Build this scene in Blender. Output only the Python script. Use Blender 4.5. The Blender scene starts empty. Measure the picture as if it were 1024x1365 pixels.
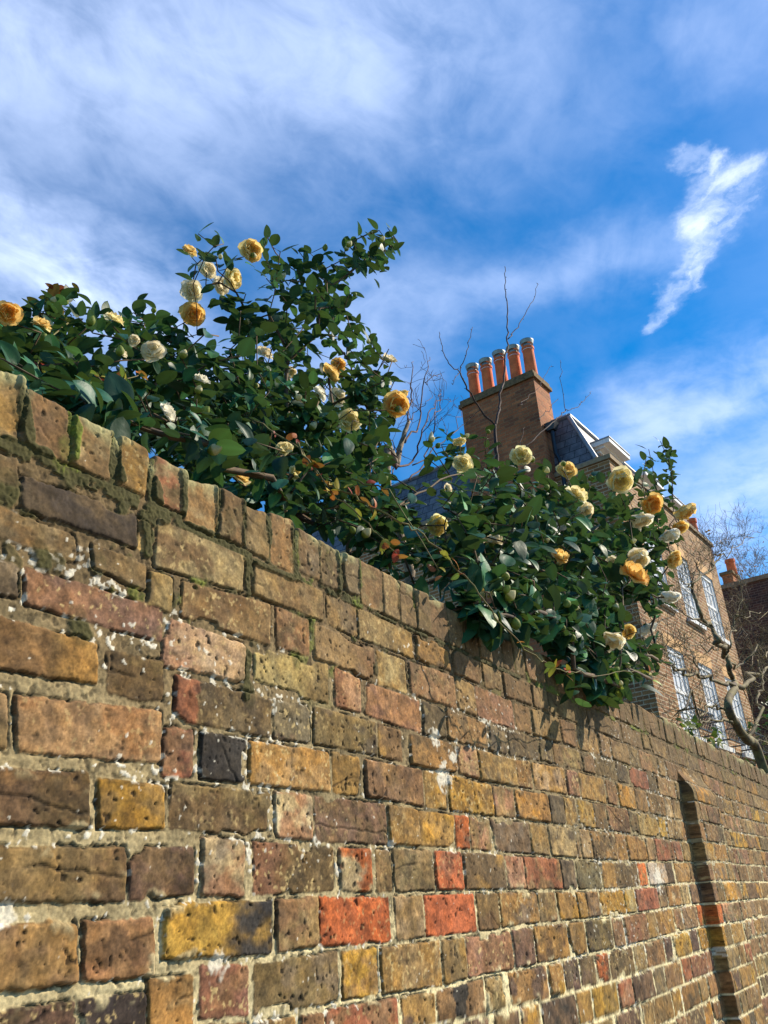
import bpy, math, random
import numpy as np
from mathutils import Matrix, Vector

random.seed(7)
rng = np.random.default_rng(11)
sc = bpy.context.scene
col = sc.collection

# ------------------------------------------------------------------ camera
IW, IH = 1024.0, 1365.0
CX, CY, F = 512.0, 682.5, 1124.0
CAM = np.array([0.0, 0.0, 1.5])
ax_x = np.array([1294 - CX, 1172 - CY, F]); ax_x /= np.linalg.norm(ax_x)
ax_z = np.array([-149.0, -2341.0, F]); ax_z -= ax_x * (ax_z @ ax_x); ax_z /= np.linalg.norm(ax_z)
ax_y = np.cross(ax_z, ax_x)
RM = np.stack([ax_x, ax_y, ax_z])          # world = RM @ camera(x right, y down, z forward)

cam_d = bpy.data.cameras.new("camera")
cam_d.sensor_fit = 'VERTICAL'; cam_d.sensor_height = 24.0
cam_d.lens = 24.0 * F / IH
cam_d.clip_start = 0.05; cam_d.clip_end = 3000
cam = bpy.data.objects.new("camera", cam_d); col.objects.link(cam)
mw = Matrix.Identity(4)
for i in range(3):
    mw[i][0] = RM[i, 0]; mw[i][1] = -RM[i, 1]; mw[i][2] = -RM[i, 2]; mw[i][3] = CAM[i]
cam.matrix_world = mw
sc.camera = cam

# ------------------------------------------------------------------ sun, exposure
SUN_AZ, SUN_EL = -37.0, 38.0
_a, _e = math.radians(SUN_AZ), math.radians(SUN_EL)
SUN = Vector((math.cos(_e) * math.cos(_a), math.cos(_e) * math.sin(_a), math.sin(_e)))
sd = bpy.data.lights.new("sun", 'SUN'); sd.energy = 4.9; sd.angle = math.radians(0.55); sd.color = (1.0, 0.89, 0.71)
sun = bpy.data.objects.new("sun", sd); col.objects.link(sun)
sun.location = (5, -5, 12)
sun.rotation_euler = (-SUN).to_track_quat('-Z', 'Y').to_euler()
sc.view_settings.view_transform = 'Standard'
sc.view_settings.look = 'None'
sc.view_settings.exposure = 0.48
sc.view_settings.gamma = 1.0
sc.render.film_transparent = False
sc.cycles.max_bounces = 8
sc.cycles.diffuse_bounces = 5
sc.cycles.transparent_max_bounces = 8


def ray(px, py):
    return RM @ np.array([px - CX, py - CY, F])


def on_y(px, py, y):
    r = ray(px, py); return CAM + r * (y / r[1])


def at_depth(px, py, d):
    return CAM + ray(px, py) / F * d


def cdepth(p):
    return float((np.asarray(p) - CAM) @ RM[:, 2])


def s2l(c):
    c = np.asarray(c, float) / 255.0
    return np.where(c <= 0.04045, c / 12.92, ((c + 0.055) / 1.055) ** 2.4)


# ------------------------------------------------------------------ node helpers
class NT:
    def __init__(self, tree):
        self.t = tree; self.t.nodes.clear()

    def n(self, typ, **kw):
        nd = self.t.nodes.new(typ)
        for k, v in kw.items():
            if k.startswith('i_'):
                key = k[2:]
                key = int(key) if key.isdigit() else key.replace('_', ' ')
                nd.inputs[key].default_value = v
            else:
                setattr(nd, k, v)
        return nd

    def l(self, a, b):
        self.t.links.new(a, b)

    def math(self, op, a, b=None, c=None, clamp=False):
        nd = self.t.nodes.new('ShaderNodeMath'); nd.operation = op; nd.use_clamp = clamp
        for i, v in enumerate((a, b, c)):
            if v is None: continue
            if isinstance(v, (int, float)): nd.inputs[i].default_value = v
            else: self.l(v, nd.inputs[i])
        return nd.outputs[0]

    def mix(self, f, a, b, mode='MIX'):
        nd = self.t.nodes.new('ShaderNodeMix'); nd.data_type = 'RGBA'; nd.blend_type = mode
        for i, v in ((0, f), (6, a), (7, b)):
            if isinstance(v, (int, float)): nd.inputs[i].default_value = v
            elif isinstance(v, (tuple, list, np.ndarray)):
                nd.inputs[i].default_value = (float(v[0]), float(v[1]), float(v[2]), 1)
            else: self.l(v, nd.inputs[i])
        return nd.outputs[2]

    def ramp(self, f, stops):
        nd = self.t.nodes.new('ShaderNodeValToRGB')
        cr = nd.color_ramp
        while len(cr.elements) > 1: cr.elements.remove(cr.elements[-1])
        for i, (p, c) in enumerate(stops):
            e = cr.elements[0] if i == 0 else cr.elements.new(p)
            e.position = p
            e.color = (c, c, c, 1) if isinstance(c, (int, float)) else (float(c[0]), float(c[1]), float(c[2]), 1)
        self.l(f, nd.inputs[0]); return nd.outputs[0]

    def smooth(self, v, lo, hi, a=0.0, b=1.0):
        nd = self.t.nodes.new('ShaderNodeMapRange'); nd.interpolation_type = 'SMOOTHSTEP'
        nd.inputs[1].default_value = lo; nd.inputs[2].default_value = hi
        nd.inputs[3].default_value = a; nd.inputs[4].default_value = b
        self.l(v, nd.inputs[0]); return nd.outputs[0]


def new_mat(name):
    m = bpy.data.materials.new(name); m.use_nodes = True
    return m, NT(m.node_tree)


# ------------------------------------------------------------------ world: sky and high cloud
world = bpy.data.worlds.new("World"); sc.world = world; world.use_nodes = True
w = NT(world.node_tree)
sky = w.n('ShaderNodeTexSky'); sky.sky_type = 'NISHITA'; sky.sun_disc = False
sky.sun_elevation = math.radians(SUN_EL); sky.sun_rotation = math.radians(90 - SUN_AZ)
sky.altitude = 0; sky.air_density = 1.0; sky.dust_density = 0.4; sky.ozone_density = 2.2
hs = w.n('ShaderNodeHueSaturation', i_Saturation=1.62, i_Value=1.0, i_Hue=0.500)
w.l(sky.outputs[0], hs.inputs['Color'])
tc = w.n('ShaderNodeTexCoord')
sep = w.n('ShaderNodeSeparateXYZ'); w.l(tc.outputs['Generated'], sep.inputs[0])
zc = w.math('MAXIMUM', sep.outputs[2], 0.06)
pxn = w.math('DIVIDE', sep.outputs[0], zc)
pyn = w.math('DIVIDE', sep.outputs[1], zc)
comb = w.n('ShaderNodeCombineXYZ'); w.l(pxn, comb.inputs[0]); w.l(pyn, comb.inputs[1])


def wnoise(scale, detail, rough=0.55, dist=0.0, off=(0, 0, 0), rot=0.0, stretch=(1, 1, 1)):
    mp = w.n('ShaderNodeMapping'); mp.inputs['Location'].default_value = off
    mp.inputs['Rotation'].default_value = (0, 0, rot); mp.inputs['Scale'].default_value = stretch
    w.l(comb.outputs[0], mp.inputs[0])
    nz = w.n('ShaderNodeTexNoise', i_Scale=scale, i_Detail=detail, i_Roughness=rough, i_Distortion=dist)
    w.l(mp.outputs[0], nz.inputs[0]); return nz.outputs[0]


def warp(axis, amt, sc_, off):
    mp = w.n('ShaderNodeMapping'); mp.inputs['Location'].default_value = off; w.l(comb.outputs[0], mp.inputs[0])
    nz = w.n('ShaderNodeTexNoise', i_Scale=sc_, i_Detail=6.0, i_Roughness=0.6); w.l(mp.outputs[0], nz.inputs[0])
    return w.math('ADD', axis, w.math('MULTIPLY', w.math('SUBTRACT', nz.outputs[0], 0.5), amt))


wx0, wy0 = warp(pxn, 0.5, 2.2, (1, 2, 0)), warp(pyn, 0.5, 2.2, (8, 5, 0))
wx1, wy1 = warp(pxn, 0.16, 9.0, (3, 2, 0)), warp(pyn, 0.16, 9.0, (2, 9, 0))
WX, WY = wx0, wy0


def sky_uv(px, py):
    r = ray(px, py); return r[0] / r[2], r[1] / r[2]


def blob(px, py, qx, qy, width, strength):
    """soft streak along the segment between two places in the cloud layer"""
    a = np.array(sky_uv(px, py)); b = np.array(sky_uv(qx, qy)); d = b - a; L2 = max(d @ d, 1e-6)
    t = w.math('ADD', w.math('MULTIPLY', w.math('SUBTRACT', WX, float(a[0])), float(d[0] / L2)),
               w.math('MULTIPLY', w.math('SUBTRACT', WY, float(a[1])), float(d[1] / L2)), clamp=True)
    dx = w.math('SUBTRACT', w.math('SUBTRACT', WX, float(a[0])), w.math('MULTIPLY', t, float(d[0])))
    dy = w.math('SUBTRACT', w.math('SUBTRACT', WY, float(a[1])), w.math('MULTIPLY', t, float(d[1])))
    dd = w.math('SQRT', w.math('ADD', w.math('MULTIPLY', dx, dx), w.math('MULTIPLY', dy, dy)))
    return w.smooth(dd, width, 0.0, 0.0, strength)


n_soft = wnoise(2.2, 6, 0.55, 0.6, (3.1, 1.7, 0))
n_wisp = wnoise(3.0, 7, 0.58, 0.7, (0.4, 5.2, 0), 0.9, (1.0, 1.5, 1))
n_fine = wnoise(9.0, 7, 0.6, 0.6, (7.0, 2.0, 0), 0.9, (1.0, 1.3, 1))
veil = None
for args in [(-60, 60, 480, 40, 0.46, 0.78), (130, 170, 470, 170, 0.26, 0.55), (480, 150, 590, 20, 0.15, 0.35),
             (20, 330, 150, 380, 0.26, 1.15), (60, 350, 130, 370, 0.16, 1.5), (520, 420, 420, 520, 0.30, 0.5), (560, 440, 880, 300, 0.16, 0.42),
             (900, 560, 1060, 500, 0.30, 0.75), (560, 230, 800, 120, 0.2, 0.22), (900, 740, 1040, 640, 0.6, 0.75),
             (960, 40, 1040, 20, 0.16, 0.35), (-40, 460, 260, 520, 0.4, 0.75)]:
    b = blob(*args)
    veil = b if veil is None else w.math('MAXIMUM', veil, b)
wisp = w.math('ADD', w.math('MULTIPLY', n_soft, 0.55), w.math('ADD', w.math('MULTIPLY', n_wisp, 0.6), w.math('MULTIPLY', n_fine, 0.38)))
wisp = w.smooth(wisp, 0.48, 0.96)
dens = w.math('MULTIPLY', veil, w.math('ADD', 0.18, w.math('MULTIPLY', wisp, 0.60)))
dens = w.math('ADD', dens, w.math('MULTIPLY', wisp, 0.08))
WX, WY = wx1, wy1
core = blob(978, 240, 945, 300, 0.088, 1.0)
for args in [(945, 300, 915, 370, 0.06, 0.95), (915, 370, 868, 432, 0.045, 0.75), (992, 238, 945, 215, 0.042, 0.8), (930, 215, 905, 195, 0.03, 0.45)]:
    core = w.math('MAXIMUM', core, blob(*args))
_p0, _p1 = np.array(sky_uv(985, 235)), np.array(sky_uv(868, 432)); _d = (_p1 - _p0) / np.linalg.norm(_p1 - _p0)
fs = w.math('ADD', w.math('MULTIPLY', wx1, float(_d[0])), w.math('MULTIPLY', wy1, float(_d[1])))
ft = w.math('ADD', w.math('MULTIPLY', wx1, float(-_d[1])), w.math('MULTIPLY', wy1, float(_d[0])))
fc = w.n('ShaderNodeCombineXYZ'); w.l(w.math('MULTIPLY', fs, 5.0), fc.inputs[0]); w.l(w.math('MULTIPLY', ft, 17.0), fc.inputs[1])
fz = w.n('ShaderNodeTexNoise', i_Scale=1.0, i_Detail=8.0, i_Roughness=0.62, i_Distortion=0.5); w.l(fc.outputs[0], fz.inputs[0])
cmod = w.math('ADD', w.math('MULTIPLY', fz.outputs[0], 0.8), w.math('MULTIPLY', n_fine, 0.5))
core = w.smooth(w.math('MULTIPLY', core, w.smooth(cmod, 0.40, 0.86, 0.22, 1.0)), 0.03, 1.22, 0.0, 1.0)
dens = w.math('MINIMUM', dens, 0.92)
cloud = w.mix(0.0, (6.6, 7.4, 9.2), (1, 1, 1))
bgc = w.mix(core, w.mix(dens, hs.outputs[0], (5.5, 6.6, 9.2)), cloud)
bg = w.n('ShaderNodeBackground', i_Strength=0.122)
w.l(bgc, bg.inputs[0])
wo = w.n('ShaderNodeOutputWorld'); w.l(bg.outputs[0], wo.inputs[0])


# ------------------------------------------------------------------ object helpers
def tag(o, label=None, cat=None, group=None, kind=None):
    if label: o['label'] = label
    if cat: o['category'] = cat
    if group: o['group'] = group
    if kind: o['kind'] = kind
    return o


def empty(name, loc=(0, 0, 0), rz=0.0):
    o = bpy.data.objects.new(name, None); col.objects.link(o)
    o.location = loc; o.rotation_euler = (0, 0, rz); o.empty_display_size = 0.2
    return o


def mesh_obj(name, verts, faces, mats, parent=None, smooth=False, cols=None, mat_idx=None):
    """verts (n,3); faces: (m,4) array or list of tuples"""
    me = bpy.data.meshes.new(name)
    verts = np.asarray(verts, np.float32)
    if isinstance(faces, np.ndarray) and faces.ndim == 2:
        k = faces.shape[1]; nf = len(faces)
        me.vertices.add(len(verts)); me.vertices.foreach_set('co', verts.ravel())
        me.loops.add(nf * k); me.loops.foreach_set('vertex_index', faces.astype(np.int32).ravel())
        me.polygons.add(nf)
        me.polygons.foreach_set('loop_start', np.arange(0, nf * k, k, dtype=np.int32))
        me.polygons.foreach_set('loop_total', np.full(nf, k, dtype=np.int32))
        me.update(calc_edges=True)
    else:
        me.from_pydata([tuple(map(float, v)) for v in verts], [], [tuple(int(i) for i in f) for f in faces])
    if not isinstance(mats, (list, tuple)): mats = [mats]
    for m in mats: me.materials.append(m)
    if mat_idx is not None:
        me.polygons.foreach_set('material_index', np.asarray(mat_idx, np.int32))
    if cols is not None:
        at = me.color_attributes.new('Col', 'FLOAT_COLOR', 'POINT')
        c4 = np.ones((len(verts), 4), np.float32); c4[:, :cols.shape[1]] = cols
        at.data.foreach_set('color', c4.ravel())
    if smooth:
        me.polygons.foreach_set('use_smooth', np.ones(len(me.polygons), bool))
    me.update()
    o = bpy.data.objects.new(name, me); col.objects.link(o)
    if parent: o.parent = parent
    return o


class MB:
    """collects boxes, prisms, tubes and lathes into one mesh"""
    def __init__(self):
        self.v = []; self.f = []; self.m = []

    def quad(self, pts, m=0):
        k = len(self.v); self.v += [tuple(p) for p in pts]; self.f.append(tuple(range(k, k + len(pts)))); self.m.append(m)

    def hexa(self, p, m=0):
        """p: 4 bottom then 4 top corners, counter-clockwise from above"""
        k = len(self.v); self.v += [tuple(q) for q in p]
        for f in ((0, 3, 2, 1), (4, 5, 6, 7), (0, 1, 5, 4), (1, 2, 6, 5), (2, 3, 7, 6), (3, 0, 4, 7)):
            self.f.append(tuple(k + i for i in f))
            self.m.append(m)

    def box(self, a, b, m=0):
        x0, y0, z0 = a; x1, y1, z1 = b
        self.hexa([(x0, y0, z0), (x1, y0, z0), (x1, y1, z0), (x0, y1, z0), (x0, y0, z1), (x1, y0, z1), (x1, y1, z1), (x0, y1, z1)], m)

    def loft(self, loops, m=0, closed=True, cap=True):
        n = len(loops[0]); k = len(self.v)
        for lp in loops: self.v += [tuple(p) for p in lp]
        for i in range(len(loops) - 1):
            for j in range(n if closed else n - 1):
                a = k + i * n + j; b = k + i * n + (j + 1) % n
                self.f.append((a, b, b + n, a + n)); self.m.append(m)
        if cap:
            self.f.append(tuple(k + j for j in reversed(range(n)))); self.m.append(m)
            self.f.append(tuple(k + (len(loops) - 1) * n + j for j in range(n))); self.m.append(m)

    def lathe(self, c, prof, seg=20, m=0, cap=True):
        loops = []
        for r, z in prof:
            loops.append([(c[0] + r * math.cos(2 * math.pi * i / seg), c[1] + r * math.sin(2 * math.pi * i / seg), c[2] + z) for i in range(seg)])
        self.loft(loops, m, True, cap)

    def tube(self, pts, rad, seg=6, m=0, cap=True):
        pts = [np.asarray(p, float) for p in pts]
        loops = []
        up = np.array([0.3, 0.5, 0.81])
        for i, p in enumerate(pts):
            t = pts[min(i + 1, len(pts) - 1)] - pts[max(i - 1, 0)]
            t = t / (np.linalg.norm(t) + 1e-9)
            a = np.cross(t, up); na = np.linalg.norm(a)
            if na < 1e-3: a = np.cross(t, [1, 0, 0]); na = np.linalg.norm(a)
            a /= na; b = np.cross(t, a)
            r = rad[i] if hasattr(rad, '__len__') else rad
            loops.append([p + r * (math.cos(2 * math.pi * j / seg) * a + math.sin(2 * math.pi * j / seg) * b) for j in range(seg)])
        self.loft(loops, m, True, cap)

    def build(self, name, mats, parent=None, smooth=False, split_brick=False):
        idx = list(self.m)
        if split_brick:     # second material on faces looking along the local x axis
            for i, f in enumerate(self.f):
                p = [np.array(self.v[j], float) for j in f[:3]]
                nn = np.cross(p[1] - p[0], p[2] - p[0])
                if abs(nn[0]) > abs(nn[1]) and idx[i] == 0: idx[i] = 1
        return mesh_obj(name, self.v, self.f, mats, parent, smooth, None, idx)


# ------------------------------------------------------------------ numpy noise
_tab = rng.random((8, 256, 256)).astype(np.float32)


def vn(x, y, s=0):
    t = _tab[s % 8]
    x = np.asarray(x, np.float32) + 31.7 * s; y = np.asarray(y, np.float32) + 17.3 * s
    xi = np.floor(x).astype(np.int32); yi = np.floor(y).astype(np.int32)
    fx = x - xi; fy = y - yi
    fx = fx * fx * (3 - 2 * fx); fy = fy * fy * (3 - 2 * fy)
    x0 = xi & 255; x1 = (xi + 1) & 255; y0 = yi & 255; y1 = (yi + 1) & 255
    return (t[x0, y0] * (1 - fx) + t[x1, y0] * fx) * (1 - fy) + (t[x0, y1] * (1 - fx) + t[x1, y1] * fx) * fy


def fbm(x, y, oct=4, s=0, gain=0.5):
    a = 1.0; tot = 0.0; r = 0.0
    for i in range(oct):
        ca, sa = math.cos(0.65 + 1.1 * i), math.sin(0.65 + 1.1 * i); f_ = 2.03 ** i
        r = r + a * vn((x * ca - y * sa) * f_, (x * sa + y * ca) * f_, s + i); tot += a; a *= gain
    return r / tot


def sst(x, lo, hi):
    t = np.clip((x - lo) / (hi - lo), 0, 1); return t * t * (3 - 2 * t)


# ------------------------------------------------------------------ setting: pavement, road, garden soil
def flat_mat(name, c1, c2, scale, rough=0.9, bump=0.3):
    m, t = new_mat(name)
    tcn = t.n('ShaderNodeTexCoord')
    n1 = t.n('ShaderNodeTexNoise', i_Scale=scale, i_Detail=8.0, i_Roughness=0.65); t.l(tcn.outputs['Object'], n1.inputs[0])
    n2 = t.n('ShaderNodeTexNoise', i_Scale=scale * 14, i_Detail=4.0); t.l(tcn.outputs['Object'], n2.inputs[0])
    f = t.math('ADD', t.math('MULTIPLY', n1.outputs[0], 0.7), t.math('MULTIPLY', n2.outputs[0], 0.3))
    c = t.mix(t.smooth(f, 0.35, 0.65), c1, c2)
    b = t.n('ShaderNodeBump', i_Strength=bump, i_Distance=0.01); t.l(n2.outputs[0], b.inputs['Height'])
    p = t.n('ShaderNodeBsdfPrincipled', i_Roughness=rough); t.l(c, p.inputs['Base Color']); t.l(b.outputs[0], p.inputs['Normal'])
    o = t.n('ShaderNodeOutputMaterial'); t.l(p.outputs[0], o.inputs[0])
    return m


soil_m = flat_mat('soil', (0.045, 0.032, 0.02), (0.09, 0.075, 0.04), 2.0)
pave_m = flat_mat('paving', (0.16, 0.15, 0.135), (0.24, 0.23, 0.20), 1.5)
asph_m = flat_mat('asphalt', (0.04, 0.04, 0.042), (0.065, 0.064, 0.062), 2.0)
kerb_m = flat_mat('kerb_stone', (0.22, 0.21, 0.2), (0.3, 0.29, 0.27), 3.0)
b = MB(); b.quad([(-800, -800, -0.13), (800, -800, -0.13), (800, 800, -0.13), (-800, 800, -0.13)])
tag(b.build('ground', soil_m), kind='structure')
b = MB(); b.quad([(-40, -8.2, -0.125), (90, -8.2, -0.125), (90, -1.3, -0.125), (-40, -1.3, -0.125)])
tag(b.build('road', asph_m), kind='structure')
b = MB(); b.box((-40, -1.15, -0.2), (90, 0.93, 0.0)); tag(b.build('pavement', pave_m), kind='structure')
b = MB(); b.box((-40, -1.3, -0.2), (90, -1.153, -0.004)); tag(b.build('kerb', kerb_m), kind='structure')
b = MB(); b.box((-40, 1.06, -0.2), (90, 60, 0.25)); tag(b.build('garden_ground', soil_m), kind='structure')

# ------------------------------------------------------------------ the garden wall
D = 0.9
PAL = dict(tan=(158, 126, 82), ochre=(168, 124, 60), gold=(190, 136, 44), olive=(116, 97, 60), brown=(120, 88, 56),
           dkbrown=(98, 76, 52), grey=(122, 104, 82), dk=(76, 65, 53), black=(38, 36, 41), red=(164, 84, 60),
           orange=(214, 100, 44), rbrown=(142, 100, 70), purple=(112, 82, 70), cream=(206, 178, 136), pink=(176, 122, 94),
           ylich=(196, 166, 108), maroon=(136, 82, 64), ored=(206, 96, 54), lpink=(206, 168, 130), stone=(168, 145, 108),
           white=(214, 196, 178), dpurple=(90, 66, 62), orbrown=(160, 114, 66))
for _k, _c in PAL.items():
    _c = np.array(_c, float); _l = _c @ [0.3, 0.6, 0.1]
    _c = _c + (_l - _c) * 0.06; _c = _c + (np.array([140, 112, 68]) - _c) * (0.22 if _k in ('orange', 'ored', 'gold', 'black', 'cream', 'white') else 0.34)
    PAL[_k] = tuple(_c * np.array([0.965, 0.965, 0.94]))
DIRT = s2l((106, 86, 56))


def uz(px, py):
    p = on_y(px, py, D); return float(p[0]), float(p[2])


def poly(px_pts):
    q = np.array([uz(*p) for p in px_pts]); o = np.argsort(q[:, 0]); q = q[o]
    return q[:, 0], q[:, 1]


def E_(pts, x0, y0, k=0.25): return [(x0 + k * x, y0 + k * y) for x, y in pts]


EA = lambda p: E_(p, 256, 640)
EF = lambda p: E_(p, 256, 880)
EG = lambda p: E_(p, 256, 1109)
EH = lambda p: E_(p, 512, 760)
EI = lambda p: E_(p, 512, 980)
EJ = lambda p: E_(p, 512, 1109)
BEDS_PX = [
    E_([(0, 440), (120, 470), (270, 560), (400, 600), (560, 690), (770, 770), (840, 810), (950, 830)], 0, 480) + EA([(0, 290), (160, 345), (350, 430), (480, 500), (640, 545), (730, 600), (870, 665), (1024, 740)]) + EH([(150, 330), (300, 385), (500, 480), (1000, 690)]),
    EA([(-150, 500), (0, 540), (200, 600), (390, 640), (690, 765), (880, 850), (1024, 910)]) + EH([(120, 470), (350, 545), (650, 680), (880, 760)]),
    EA([(-200, 700), (0, 760), (200, 840), (400, 890), (620, 950), (760, 980)]) + EF([(950, 115)]) + EH([(0, 625), (180, 680), (330, 730), (480, 780), (680, 850), (860, 900)]),
    EF([(-140, 40), (0, 85), (250, 120), (430, 190), (700, 235), (880, 285), (1024, 330)]) + EH([(130, 860), (240, 890), (400, 920), (560, 970), (680, 1000)]) + EI([(860, 150), (1024, 190)]),
    EF([(-140, 330), (0, 345), (200, 395), (420, 425), (620, 450), (800, 490), (1024, 530)]) + EI([(150, 170), (400, 215), (520, 255), (700, 285), (960, 325)]),
    EF([(-140, 640), (0, 650), (250, 670), (450, 690), (700, 720), (900, 740), (1024, 760)]) + EI([(200, 395), (400, 425), (560, 440), (700, 455), (900, 480), (1024, 490)]),
    EF([(-160, 925), (0, 925), (250, 950), (500, 975), (700, 990), (1024, 1000)]) + EI([(200, 605), (400, 615), (600, 630), (800, 640), (1024, 660)]),
    EG([(-200, 370), (0, 365), (300, 360), (500, 345), (760, 330), (1024, 335)]) + EI([(260, 835), (500, 830), (800, 825), (1024, 825)]),
    EG([(-200, 700), (0, 690), (300, 690), (500, 650), (680, 620), (1024, 595)]) + EJ([(210, 565), (400, 550), (600, 520), (800, 490), (1024, 470)]),
    EG([(-260, 1030), (0, 1010), (300, 990), (600, 950), (800, 910), (1024, 870)]) + EJ([(300, 830), (480, 775), (680, 740), (820, 710), (1024, 670)]),
    EJ([(100, 1060), (400, 1010), (540, 985), (690, 940), (880, 890), (1024, 855)]),
]
BEDS = [poly(p) for p in BEDS_PX]
ZEND = [float(np.mean(q[1][-3:])) for q in BEDS]
U_SPLIT = uz(768, 1000)[0]


def bed(i, u):
    """height of bed joint i (0 = under the coping) at u"""
    u = np.asarray(u, float)
    if i < len(BEDS):
        base = np.interp(u, *BEDS[i])
        std = ZEND[0] - 0.0756 * i
        far = sst(u, U_SPLIT, U_SPLIT + 1.2)
        return base * (1 - far) + std * far + 0.002 * np.sin(u * 1.7 + i)
    lo = bed(len(BEDS) - 1, u); k = i - len(BEDS) + 1
    return lo - 0.0757 * k


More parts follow.
